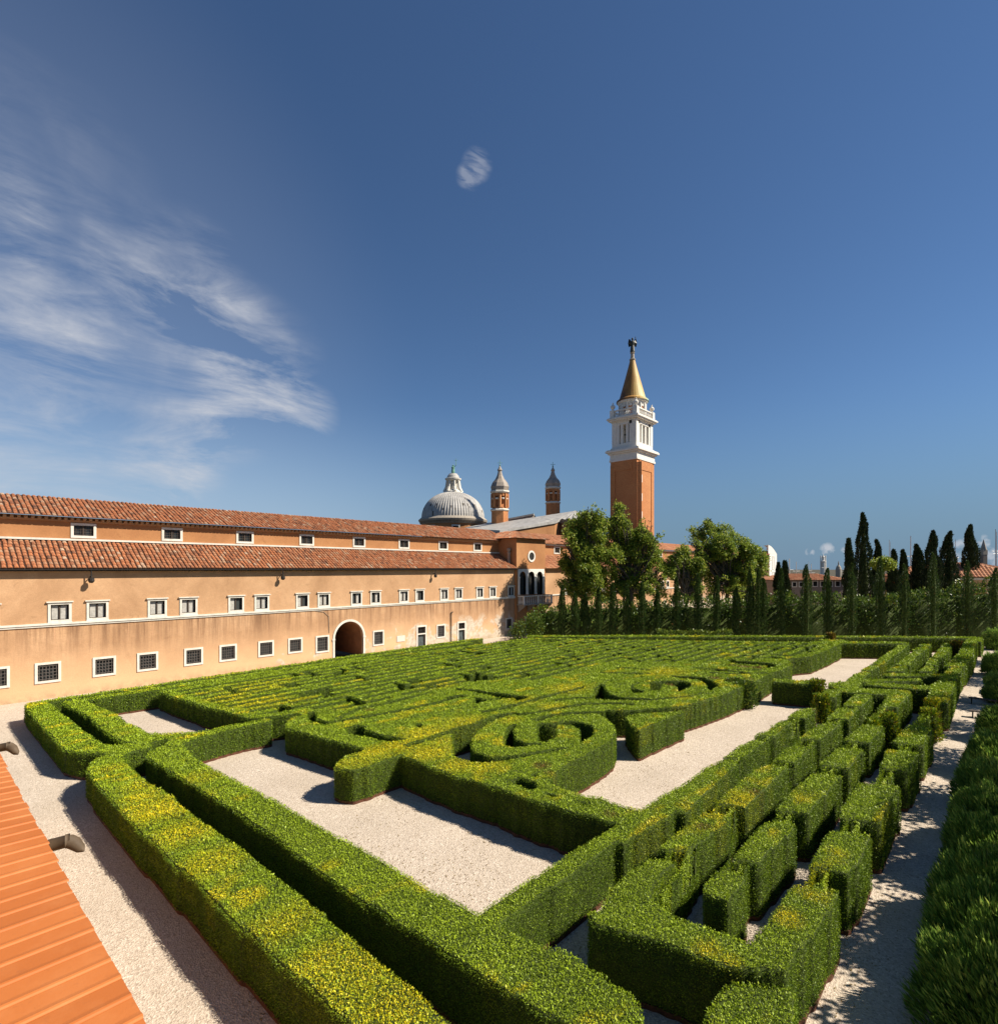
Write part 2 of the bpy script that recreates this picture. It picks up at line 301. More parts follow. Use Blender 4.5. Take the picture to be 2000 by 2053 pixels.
def leaves(name, P, N, L, W, cols, m, parent=None, core=None, corem=None, face=None):
    """leaf shaped faces: P base points, N directions, L length, W width, cols (n,3) random / yellow / dead"""
    n = len(P); P = np.asarray(P, float); N = N / (np.linalg.norm(N, axis=1, keepdims=True) + 1e-9)
    L = np.broadcast_to(L, (n,))[:, None]; W = np.broadcast_to(W, (n,))[:, None]
    rv = rng.normal(size=(n, 3)) * (1 if face is None else .55) + (0 if face is None else face); S = np.cross(N, rv); S /= np.linalg.norm(S, axis=1, keepdims=True) + 1e-9
    U = np.cross(S, N)
    v = np.empty((n, 4, 3)); v[:, 0] = P; v[:, 1] = P + N * L * .5 + S * W * .5 + U * L * .08; v[:, 2] = P + N * L; v[:, 3] = P + N * L * .5 - S * W * .5 + U * L * .08
    V = v.reshape(-1, 3); nf = n; cv, cf = core if core is not None else (np.zeros((0, 3)), [])
    base = len(cv); V = np.vstack([cv, V]) if base else V
    sizes = [len(f) for f in cf] + [4] * nf
    idx = np.concatenate([np.array([i for f in cf for i in f], np.int64), np.arange(nf * 4) + base]) if len(cf) else np.arange(nf * 4)
    me = bpy.data.meshes.new(name); me.vertices.add(len(V)); me.vertices.foreach_set('co', V.astype(np.float32).ravel())
    me.loops.add(len(idx)); me.loops.foreach_set('vertex_index', idx.astype(np.int32))
    sizes = np.array(sizes, np.int32); st = np.concatenate([[0], np.cumsum(sizes)[:-1]]).astype(np.int32)
    me.polygons.add(len(sizes)); me.polygons.foreach_set('loop_start', st)
    me.materials.append(m)
    if len(cf):
        me.materials.append(corem); mi = np.zeros(len(sizes), np.int32); mi[:len(cf)] = 1; me.polygons.foreach_set('material_index', mi)
    a = np.ones((len(sizes), 4), np.float32); a[:len(cf), :3] = (0, 0, 0); a[len(cf):, :3] = cols
    me.update(calc_edges=True)
    q = me.attributes.new('lc', 'FLOAT_COLOR', 'FACE'); q.data.foreach_set('color', a.ravel())
    o = bpy.data.objects.new(name, me); C.objects.link(o)
    if parent: o.parent = parent
    return o
# ---------------------------------------------------------------- hedges, traced on the plane of their tops
CR = {'S': (0, 0, 1), '1': (0, 1380, 4.76), '2': (300, 1360, 4.76), '3': (600, 1360, 4.76), '4': (900, 1360, 4.76), '5': (1200, 1330, 4.76),
      '6': (1500, 1260, 3.808), '7': (1100, 1600, 3.1733), '8': (1600, 1260, 4.76), '9': (1400, 1250, 4.76), 'A': (600, 1600, 2.72), 'B': (1200, 1600, 2.38)}
def hh(px): return float(np.interp(px, [0, 300, 700, 1300, 2000], [1.25, 1.35, 1.5, 1.65, 1.75]))
def T(k, x, y):
    o = CR[k]; sx, sy = o[0] + x / o[2], o[1] + y / o[2]; return gp(sx, sy, hh(sx))
def TR(*parts):
    out = []
    for p in parts: out += [T(p[0], *q) for q in p[1]]
    return out
ADD, CUT = [], []
def add(*parts): ADD.append(TR(*parts))
def cut(*parts): CUT.append(TR(*parts))
def stroke(pts, wd, dst):
    P = np.array(pts, float); n = len(P); t = np.gradient(P, axis=0) if n > 2 else np.repeat([P[1] - P[0]], 2, 0); t /= np.linalg.norm(t, axis=1, keepdims=True)
    nr = np.stack([-t[:, 1], t[:, 0]], 1) * wd / 2; dst.append([tuple(q) for q in np.vstack([P + nr, (P - nr)[::-1]])])
# outer front hedge
add(('1', [(250, 140), (420, 125), (470, 150), (540, 210), (640, 285), (740, 370), (850, 450), (960, 520), (1080, 545), (1200, 530), (1420, 512), (1430, 560), (1240, 600), (1170, 650), (1190, 720), (1330, 830), (1420, 905), (1560, 975), (1650, 1040), (1740, 1130), (1830, 1200), (1904, 1260)]),
    ('S', [(430, 1665), (515, 1724), (600, 1795), (685, 1866), (770, 1936), (857, 2010), (905, 2053), (1010, 2140), (800, 2140), (700, 2048), (640, 1992), (560, 1920), (478, 1846), (404, 1774), (330, 1707), (275, 1655), (228, 1606), (190, 1562), (178, 1545)]),
    ('1', [(860, 720), (900, 680), (1000, 640), (1040, 618), (960, 612), (760, 610), (620, 580), (530, 470), (440, 370), (350, 285), (270, 200)]))
# inner front hedge, its arm and the long hedge along the near gravel court
add(('1', [(590, 130), (650, 165), (740, 205), (860, 270), (1000, 390), (1150, 495), (1300, 520), (1430, 515), (1560, 485), (1640, 490), (1560, 545), (1440, 600), (1410, 640), (1430, 680)]),
    ('S', [(300, 1520), (340, 1543), (380, 1568), (420, 1592), (460, 1615), (500, 1640), (540, 1668), (590, 1706), (640, 1745), (700, 1785), (760, 1821), (830, 1863), (900, 1906), (970, 1953), (1040, 1997), (1122, 2041), (1240, 2120), (1315, 2120), (1290, 2060)]),
    ('7', [(590, 1380), (570, 1300), (520, 1250), (430, 1190), (330, 1120), (200, 1030), (90, 960)]),
    ('S', [(1067, 1890), (1010, 1862), (1000, 1850), (1068, 1802), (1179, 1726), (1235, 1684), (1252, 1688), (1262, 1680), (1358, 1625), (1375, 1629), (1400, 1602), (1478, 1530)]),
    ('5', [(1270, 920), (1160, 925), (1010, 1000), (800, 1150), (700, 1210), (600, 1250), (410, 1390)]),
    ('S', [(1144, 1710), (1107, 1732), (960, 1831), (895, 1797), (830, 1762), (770, 1727), (710, 1693), (650, 1660), (590, 1626), (530, 1592), (470, 1562), (413, 1534)]),
    ('2', [(400, 730), (340, 680), (305, 622), (500, 560), (700, 505), (900, 455), (1165, 408), (1150, 383), (1050, 398), (800, 438), (700, 458), (560, 492), (350, 515), (200, 520), (0, 530)]),
    ('1', [(1380, 420), (1330, 380), (1200, 320), (1090, 240), (900, 160), (800, 110)]))
# maze, solid outline first
add(('2', [(100, 122), (250, 180), (440, 232), (540, 270), (640, 292), (760, 322), (870, 355), (960, 378), (1100, 368), (1250, 352), (1400, 330), (1480, 345), (1400, 365), (1330, 395), (1310, 430), (1310, 470), (1500, 520), (1640, 560), (1760, 600), (1904, 645)]),
    ('3', [(250, 575), (430, 618), (640, 670), (600, 690), (450, 730), (370, 790), (345, 830), (400, 860), (520, 868), (640, 835), (800, 780), (975, 725), (1140, 790), (1280, 850), (1400, 880), (1500, 930), (1640, 960), (1760, 1000), (1904, 1030)]),
    ('4', [(500, 1052), (650, 1110), (800, 1150), (860, 1180), (1000, 1200), (1080, 1240), (1250, 1280), (1400, 1310), (1480, 1350), (1690, 1385), (1900, 1250), (1840, 1245), (1700, 1220), (1600, 1190), (1420, 1130), (1300, 1120), (1210, 1090), (950, 1000), (980, 930), (1060, 850), (1215, 765), (1350, 700), (1480, 625), (1560, 565), (1585, 500), (1570, 450), (1510, 390), (1440, 352)]),
    ('5', [(60, 440), (110, 445), (240, 447), (600, 425), (805, 405), (950, 365), (1150, 303), (1220, 280), (1320, 240), (1470, 181), (1620, 105), (1650, 85)]),
    ('6', [(178, 335), (250, 318), (320, 285), (326, 270), (300, 250), (312, 232), (330, 225), (470, 213), (600, 165), (690, 125)]),
    ('S', [(1685, 1289), (1500, 1286), (1400, 1285), (1340, 1284), (1250, 1283), (1100, 1280), (1062, 1279.5), (700, 1326), (500, 1357)]))
TRACED = TR(('3', [(-100, 350), (300, 300), (900, 250), (1500, 60)]), ('4', [(300, 20), (900, 20)]), ('5', [(0, -10), (900, -10), (1900, -60), (1904, 300), (0, 900)]), ('4', [(0, 1100)]), ('3', [(0, 700)]))
cut(('3', [(430, 470), (560, 440), (640, 455), (630, 480), (760, 528), (930, 560), (1020, 585), (880, 608), (740, 585), (650, 562), (560, 550), (450, 525)]))
cut(('4', [(15, 560), (60, 490), (200, 430), (330, 385), (440, 345), (640, 318), (650, 338), (500, 375), (400, 425), (290, 495), (215, 600), (240, 690), (400, 742), (600, 733), (880, 688), (1050, 655), (1180, 660), (1050, 690), (880, 722), (600, 778), (400, 795), (230, 802), (120, 775), (40, 745)]))
cut(('4', [(560, 455), (660, 430), (620, 500), (640, 570), (740, 612), (900, 612), (880, 640), (740, 645), (620, 660), (520, 640), (505, 610), (530, 530)]))
cut(('4', [(1010, 420), (1080, 405), (1180, 400), (1300, 420), (1390, 460), (1385, 540), (1250, 622), (1243, 600), (1240, 490), (1180, 450), (1035, 445), (1030, 560), (920, 612), (838, 600), (828, 440), (870, 425)]))
cut(('4', [(50, 90), (200, 103), (240, 103), (400, 128), (600, 152), (765, 175), (700, 207), (640, 217), (630, 190), (500, 192), (380, 160), (240, 132), (190, 120), (60, 112)]))
cut(('4', [(240, 172), (392, 205), (245, 252)]))
cut(('3', [(1100, 425), (1180, 430), (1170, 475), (1110, 470)]))
cut(('5', [(-50, 240), (20, 190), (60, 215), (70, 245), (110, 290), (250, 328), (500, 333), (700, 322), (900, 300), (1000, 270), (1010, 285), (900, 320), (500, 358), (200, 352), (0, 347), (-70, 330)]))
cut(('5', [(300, 215), (380, 180), (400, 190), (335, 215), (342, 240), (445, 262), (430, 284), (320, 284), (300, 255)]))
cut(('5', [(480, 178), (650, 160), (800, 160), (895, 188), (880, 228), (755, 272), (740, 225), (700, 197), (612, 207), (600, 255), (490, 262)]))
cut(('5', [(680, 113), (1000, 128), (1130, 185), (1155, 215), (1060, 267), (1035, 250), (1020, 200), (950, 158), (700, 131)]))
cut(('9', [(350, 352), (550, 362), (700, 375), (765, 395), (740, 412), (655, 430), (645, 405), (400, 388), (350, 385), (290, 370), (280, 350), (310, 330)]))
for k, pts, wd in (('3', [(110, 320), (135, 395), (260, 428), (500, 385), (900, 318), (1300, 238), (1500, 175), (1600, 165)], .42), ('3', [(1000, 645), (1200, 592), (1500, 484), (1800, 400)], .38),
                   ('4', [(300, 325), (500, 292), (900, 180), (1300, 80)], .38), ('4', [(640, 345), (830, 330), (1000, 295), (1300, 245), (1600, 237), (1770, 250)], .36), ('4', [(800, 405), (1000, 352), (1200, 330), (1480, 325)], .42),
                   ('4', [(1000, 210), (1200, 190), (1410, 185), (1900, 195)], .36), ('5', [(-100, 385), (100, 382), (340, 385)], .36), ('5', [(890, 40), (1200, 60), (1560, 60)], .4), ('5', [(1060, 92), (1300, 100), (1620, 92)], .4), ('5', [(0, 88), (300, 95), (500, 98)], .4),
                   ('5', [(160, 42), (350, 48), (490, 62)], .4), ('9', [(0, 440), (300, 455), (520, 478)], .4), ('9', [(600, 290), (880, 310)], .45), ('9', [(500, 325), (800, 333), (920, 352)], .5), ('3', [(930, 92), (1130, 85), (1500, 10)], .45),
                   ('3', [(350, 390), (600, 280), (800, 250)], .3), ('3', [(1400, 185), (1560, 165)], .5), ('4', [(390, 205), (500, 195)], .3)):
    stroke([T(k, *q) for q in pts], wd + .16, CUT)
# hedges added on top of the cuts
LATE = []
def late(*parts): LATE.append(TR(*parts))
late(('5', [(250, 505), (375, 635), (805, 466), (800, 450), (600, 468), (400, 480)]))           # wedge block
blocks = [('7', [(640, 385), (805, 405), (700, 520), (640, 620), (780, 745), (1150, 870), (1310, 925), (1600, 945), (1500, 1090), (1150, 1060), (700, 900), (300, 790), (245, 720), (330, 700), (400, 560)]),
    ('7', [(700, 320), (885, 330), (1180, 112), (1000, 90), (860, 190)]), ('6', [(-251, 1331), (-29, 1355), (120, 1225), (298, 1048), (150, 1038), (60, 1080)]),
    ('6', [(200, 1005), (345, 1018), (470, 905), (330, 900)]), ('6', [(385, 840), (550, 850), (705, 712), (590, 722), (470, 775)]), ('6', [(610, 680), (760, 692), (828, 615), (690, 612)]), ('6', [(735, 590), (850, 597), (935, 516), (820, 508)]),
    ('7', [(985, 540), (1060, 470), (1240, 482), (1250, 520), (1200, 580), (1130, 645), (1040, 620), (990, 590)]), ('7', [(1150, 390), (1330, 405), (1570, 175), (1530, 150), (1385, 150)]),
    ('6', [(217, 1391), (440, 1402), (695, 1128), (480, 1118)]), ('6', [(540, 1045), (750, 1056), (865, 930), (690, 922)]), ('6', [(740, 855), (915, 868), (1025, 748), (880, 738)]),
    ('7', [(980, 1450), (1030, 1330), (1150, 1168), (1550, 1205), (1560, 1330), (1540, 1560), (940, 1560)]), ('7', [(1310, 930), (1600, 950), (1845, 600), (1560, 568)]), ('B', [(1020, 330), (1190, 355), (1292, 180), (1110, 165)]),
    ('B', [(1150, 100), (1335, 110), (1422, -55), (1240, -65)]), ('6', [(1020, 1070), (1205, 1080), (1290, 950), (1070, 930)]), ('6', [(1110, 870), (1315, 885), (1395, 758), (1225, 745)]),
    ('5', [(1180, 905), (1400, 888), (1600, 738), (1470, 732), (1330, 800)]), ('5', [(1480, 690), (1675, 690), (1850, 545), (1740, 542), (1600, 640)]), ('6', [(310, 678), (430, 685), (515, 608), (380, 622)]),
    ('8', [(190, 660), (345, 655), (418, 590), (280, 582)]), ('8', [(300, 515), (455, 508), (480, 480), (545, 435), (640, 412), (690, 425), (600, 490), (600, 545), (560, 570), (1050, 592), (1075, 620), (940, 745), (800, 740), (860, 628), (700, 625), (430, 605), (300, 545)]),
    ('8', [(640, 515), (900, 530), (1260, 545), (1340, 500), (1500, 505), (1420, 712), (1210, 720), (1270, 585), (900, 560), (650, 538)]), ('8', [(610, 490), (1160, 478), (1166, 500), (610, 514)]), ('8', [(820, 430), (1390, 438), (1440, 380), (1560, 378), (1500, 490), (1350, 488), (1390, 460), (830, 452)]),
    ('8', [(600, 400), (690, 355), (775, 362), (690, 408)]), ('8', [(700, 343), (795, 350), (890, 275), (950, 240), (1060, 152), (965, 160), (860, 232)]), ('8', [(845, 408), (940, 362), (1027, 366), (1010, 408)]), ('8', [(940, 343), (1052, 354), (1112, 282), (1035, 275)]),
    ('8', [(1045, 262), (1125, 268), (1182, 226), (1105, 224)]), ('8', [(1100, 208), (1195, 214), (1235, 185), (1150, 183)]), ('8', [(1160, 166), (1245, 168), (1265, 152), (1190, 150)]), ('8', [(1148, 408), (1200, 365), (1282, 370), (1270, 412)]), ('8', [(1220, 340), (1300, 346), (1355, 288), (1265, 285)]),
    ('8', [(1285, 272), (1368, 278), (1412, 232), (1330, 228)]), ('8', [(1335, 218), (1425, 222), (1450, 180), (1375, 177)]), ('8', [(1375, 166), (1450, 169), (1470, 146), (1400, 144)]), ('8', [(1400, 360), (1575, 365), (1620, 305), (1470, 300)]), ('8', [(1480, 290), (1630, 295), (1660, 250), (1530, 245)]), ('8', [(1540, 235), (1655, 238), (1700, 100), (1610, 105)]),
    ('9', [(712, 556), (1085, 582), (1150, 585), (1110, 550), (1080, 545), (712, 530)])]
for b in blocks:
    q = np.array([T(b[0], *p) for p in b[1]]); c = q.mean(0)
    if len(b[1]) == 4 or b[0] in '67B' and len(b[1]) < 9:
        q[:, 1] -= .06 * (q[:, 0] - c[0])
        if len(b[1]) == 4: q[2:, 1] += .12; q[[0, 3], 0] -= .04; q[[1, 2], 0] += .04
    LATE.append([tuple(p) for p in q])
LATE_B = LATE[1:]
stroke([T('S', 1058, 1275.5), T('S', 1340, 1275.2), T('S', 1660, 1276), T('S', 1962, 1278.5)], 1.3, LATE)
stroke([T('S', 1630, 1288), T('S', 1722, 1288.5), T('S', 1815, 1289)], 1.3, LATE)
stroke([T('8', 1712, 88), T('8', 1700, 125)], .8, LATE)
stroke([T('8', 230, 118), T('8', 460, 118)], 1.5, LATE)
LATE.append([(-46.5, 5.6), (-45.8, 5.6), (-45.8, 47.4), (-46.5, 46.8)])
LATE.append([(-45.25, 7.6), (-44.5, 7.6), (-44.0, 13.5), (-44.1, 22.0), (-44.1, 44.0), (-44.9, 44.0)])
# raster
G = .08; GX0, GY0, GX1, GY1 = -48.0, 3.0, 0.6, 96.0
nx, ny = int((GX1 - GX0) / G), int((GY1 - GY0) / G)
gx = GX0 + np.arange(nx) * G; gy = GY0 + np.arange(ny) * G; XX, YY = np.meshgrid(gx, gy)
def inside(poly):
    m = np.zeros((ny, nx), bool); P = np.array(poly); i0, i1 = np.searchsorted(gx, P[:, 0].min()) , np.searchsorted(gx, P[:, 0].max())
    j0, j1 = np.searchsorted(gy, P[:, 1].min()), np.searchsorted(gy, P[:, 1].max())
    if i1 <= i0 or j1 <= j0: return m
    x, y = XX[j0:j1, i0:i1], YY[j0:j1, i0:i1]; k = np.zeros(x.shape, bool); n = len(P)
    for a in range(n):
        (xa, ya), (xb, yb) = P[a], P[(a + 1) % n]
        if ya == yb: continue
        k ^= ((ya > y) != (yb > y)) & (x < (xb - xa) * (y - ya) / (yb - ya) + xa)
    m[j0:j1, i0:i1] = k; return m
mask = np.zeros((ny, nx), bool)
for p in ADD[:2]: mask |= inside(p)
maze = inside(ADD[2]); traced = inside(TRACED)
def erode(m, n):
    e = m.copy()
    for _ in range(n): e[1:-1, 1:-1] = e[1:-1, 1:-1] & e[:-2, 1:-1] & e[2:, 1:-1] & e[1:-1, :-2] & e[1:-1, 2:]
    return e
core_ = erode(maze, 8) & ~traced
mr = random.Random(5); carve = np.zeros((ny, nx), bool); pitch = 1.16; k0 = 0; x = -43.75
while x < -4:
    i0 = int((x - GX0) / G); y = 6 + mr.random() * 3
    while y < 92:
        ln = mr.choice((3, 5, 7, 10, 14)) * (.8 + .4 * mr.random()); gap = .7
        carve[int((y - GY0) / G):int((y + ln - GY0) / G), i0:i0 + 8] = True
        if mr.random() < .75:                                                         # a turn into the next row
            j = int((y - GY0) / G) if mr.random() < .5 else int((y + ln - .45 - GY0) / G); k = mr.choice((1, 1, 1, 2)); carve[j:j + mr.choice((8, 10, 15)), i0:i0 + 8 + int(pitch * k / G)] = True
        y += ln + gap
    x += pitch
maze &= ~(carve & core_)
for p in CUT: maze &= ~inside(p)
mask |= maze
for p in LATE: mask |= inside(p)
SP = []                                                       # lower spines that join the blocks of each row
cen = [tuple(np.mean([T(b[0], *p) for p in b[1]], 0)) for b in blocks]
for ch, w_ in zip(([T('7', 660, 600), *cen[1:7]], [T('7', 1090, 560), *cen[8:12], T('8', 900, 660)], [T('7', 1560, 760), *cen[14:18], T('8', 1330, 690)], [T('5', 1200, 960), *cen[18:21]], cen[26:28], cen[28:33], cen[33:38], [T('8', 1480, 440), *cen[38:41]]), (.56, .36, .36, .5, .5, .4, .4, .5)): stroke([(x - (.12 if w_ < .4 else 0), y) for x, y in ch], w_, SP)
spm = np.zeros((ny, nx), bool)
for p in SP: spm |= inside(p)
low = spm & ~mask; mask |= spm; lowf = low.astype(float)
def drop(X, Y):
    j = np.clip(((np.asarray(Y) - GY0) / G).round().astype(int), 0, ny - 1); i = np.clip(((np.asarray(X) - GX0) / G).round().astype(int), 0, nx - 1); return lowf[j, i] * .8
fm = mask.astype(float)
for _ in range(1):
    fm[1:-1] = (fm[:-2] + 2 * fm[1:-1] + fm[2:]) / 4; fm[:, 1:-1] = (fm[:, :-2] + 2 * fm[:, 1:-1] + fm[:, 2:]) / 4
fm += (lattice(XX, YY, .35, 3) - .5) * .06 + (lattice(XX, YY, .9, 4) - .5) * .04
ins = fm > .5; ins[0] = ins[-1] = False; ins[:, 0] = ins[:, -1] = False
reg = np.zeros((ny, nx), np.int32)                            # a long connected hedge is still told apart by its stretches
inm = inside(ADD[2])
for k, ids in enumerate(((21, 22, 20), (23, 24, 25), (26, 27), (28, 29, 30, 31, 32), (33, 34, 35, 36, 37), (38, 39, 40), (0, 12, 13), (7, 8, 9, 10, 11), (14, 15, 16, 17), (1, 2, 3, 4, 5, 6), (18, 19, 20))):
    for i in ids: reg[inside(LATE_B[i])] = 10 + k
for p, k in zip(SP, (19, 17, 18, 20, 12, 13, 14, 15)): m = inside(p) & (reg == 0); reg[m] = k
reg[inm] = 2; reg[inside(ADD[1])] = 1; reg[inside(LATE_B[41])] = 3
m0 = (reg == 0) & ins; kk = m0 & (XX < -44.0); reg[kk] = 4
for _ in range(8):                                            # fill stray border cells from their neighbours
    g2 = reg.copy(); z_ = (reg == 0) & ins
    for dj, di in ((0, 1), (0, -1), (1, 0), (-1, 0)): q = np.roll(reg, (dj, di), (0, 1)); g2 = np.where(z_ & (g2 == 0), q, g2)
    reg = g2
keym = np.where(ins, reg + 1, 0)
# connected hedges
lab = np.zeros((ny, nx), np.int32); par = [0]
def find(a):
    while par[a] != a: par[a] = par[par[a]]; a = par[a]
    return a
for j in range(ny):
    row = keym[j]; ch = np.concatenate([[0], np.where(np.diff(row) != 0)[0] + 1, [nx]]); s0 = [q for q in range(len(ch) - 1) if row[ch[q]]]; s0, s1 = ch[s0], ch[[q + 1 for q in s0]]
    for a, b in zip(s0, s1):
        up = np.unique(lab[j - 1, a:b][keym[j - 1, a:b] == row[a]]) if j else []; up = [find(q) for q in up if q]
        if up:
            q = min(up)
            for u in up: par[u] = q
        else: par.append(len(par)); q = len(par) - 1
        lab[j, a:b] = q
rootof = np.array([find(i) for i in range(len(par))]); lab = rootof[lab]
def dist_w(X, Y): return np.sqrt(np.asarray(X) ** 2 + np.asarray(Y) ** 2 + 70)
def pxw(X, Y):
    r = X * CA + Y * SA; d = np.maximum(-X * SA + Y * CA, .3); return 1000 + F * r / d
def topz(X, Y): return np.interp(pxw(X, Y), [0, 300, 700, 1300, 2000], [1.25, 1.35, 1.5, 1.65, 1.75]) + (lattice(X, Y, .8, 11) - .5) * .05 + (lattice(X, Y, .3, 12) - .5) * .025
YB = [('S', 300, 1570, .8, .6), ('S', 330, 1620, 1.2, .9), ('S', 370, 1670, 1.0, .9), ('S', 420, 1730, .9, .6), ('S', 230, 1540, .6, .5), ('S', 700, 1960, 1.1, .7), ('S', 800, 2030, 1.0, .8), ('S', 560, 1850, .8, .55), ('S', 640, 1930, .7, .7),
      ('S', 400, 1560, .8, .5), ('S', 660, 1735, .3, .9), ('3', 500, 810, .8, .85), ('3', 750, 700, 1.0, .95), ('3', 950, 650, 1.0, 1.0), ('3', 1250, 700, 1.1, .95), ('3', 1400, 600, .8, .95), ('3', 1500, 830, .8, .8), ('3', 1200, 520, 1.2, .8),
      ('3', 1550, 430, 1.4, .8), ('3', 1300, 60, 1.4, .9), ('3', 430, 275, .6, .9), ('3', 480, 415, .6, .7), ('4', 350, 820, .9, .7), ('4', 580, 400, .7, .6), ('4', 300, 560, .6, .5), ('4', 1150, 500, .3, .5), ('4', 700, 210, 1.2, .7), ('4', 1000, 270, .9, .7),
      ('4', 1150, 100, 1.6, .7), ('5', 650, 80, 1.8, .7), ('5', 960, 200, .7, .8), ('5', 800, 320, .8, .6), ('2', 750, 180, 1.2, .95), ('2', 1050, 230, 1.6, .85), ('2', 1000, 80, 2.2, .7), ('1', 1650, 430, .5, .6), ('1', 950, 235, .4, .6), ('1', 1200, 430, .4, .4),
      ('7', 1520, 760, .35, 1.0), ('7', 1000, 950, .3, .9), ('7', 1150, 1030, .25, .9), ('B', 1140, 260, .3, .6), ('6', 1130, 560, .3, .6), ('9', 250, 300, 1.2, .8), ('9', 500, 280, 1.0, .7), ('4', 1200, 1020, .8, .25), ('6', 1230, 790, .4, .35)]
DB = [('4', 880, 830, .35, .8), ('4', 950, 900, .2, .6), ('7', 980, 175, .22, .8), ('6', 40, 1240, .3, .7), ('5', 1440, 1200, .3, .5), ('9', 430, 412, .5, .9), ('9', 560, 420, .5, .9), ('9', 320, 400, .4, .6), ('5', 1110, 140, .4, 1), ('5', 690, 205, .35, 1),
      ('6', 515, 620, .2, 1), ('6', 515, 640, .15, 1), ('4', 1550, 1290, .25, .6), ('8', 650, 412, .2, .6), ('5', 1440, 150, .35, .6), ('8', 310, 85, .6, .7), ('3', 670, 300, .3, .6), ('8', 1300, 700, .25, .5)]
YB = [(*T(k, x, y), r, s) for k, x, y, r, s in YB]; DB = [(*T(k, x, y), r, s) for k, x, y, r, s in DB]
def fields(X, Y):
    d = np.sqrt(X * X + Y * Y); n = lattice(X, Y * .45, .9, 21) * .6 + lattice(X, Y * .45, .35, 22) * .4
    y = np.clip((n - .66) * 4.5, 0, .75) + .03
    for a, b, r, s in YB: y = np.maximum(y, s * np.clip(1.35 - np.hypot(X - a, (Y - b) * .8) / r, 0, 1) * np.clip(.35 + 1.3 * n, 0, 1))
    q = np.zeros_like(y)
    for a, b, r, s in DB: q = np.maximum(q, s * np.clip(1.6 - np.hypot(X - a, Y - b) / r, 0, 1))
    return y, q
# marching squares over the whole garden, one mesh per connected hedge
N0 = nx * ny
fi, fj = np.meshgrid(np.arange(nx - 1), np.arange(ny - 1))
a_, b_, c_, d_ = ins[:-1, :-1], ins[:-1, 1:], ins[1:, 1:], ins[1:, :-1]
code = (a_ * 1 + b_ * 2 + c_ * 4 + d_ * 8)
cellab = np.maximum(np.maximum(lab[:-1, :-1], lab[:-1, 1:]), np.maximum(lab[1:, 1:], lab[1:, :-1]))
node = fj * nx + fi; corner = [node, node + 1, node + 1 + nx, node + nx]
edge = [N0 + node, 2 * N0 + node + 1, N0 + node + nx, 2 * N0 + node]        # AB(h) BC(v) CD(h) DA(v)
def vpos(ids):
    ids = np.asarray(ids); k = ids // N0; n = ids % N0; j, i = n // nx, n % nx
    x = GX0 + i * G; y = GY0 + j * G; f0 = fm[j, i]
    i2, j2 = np.minimum(i + (k == 1), nx - 1), np.minimum(j + (k == 2), ny - 1); f1 = fm[j2, i2]
    t = np.where(k > 0, np.clip((.5 - f0) / np.where(abs(f1 - f0) < 1e-6, 1, f1 - f0), .05, .95), 0)
    return x + t * G * (k == 1), y + t * G * (k == 2), k > 0
sizes = np.bincount(lab.ravel())
comps = [l for l in np.unique(lab) if l and sizes[l] * G * G > .12]
gyv, gxv = np.gradient(fm)
sgy, sgx = np.gradient(lowf); stepm = (np.hypot(sgx, sgy) > .3) & ins; _n = np.hypot(sgx, sgy) + 1e-9; sgx, sgy = sgx / _n, sgy / _n
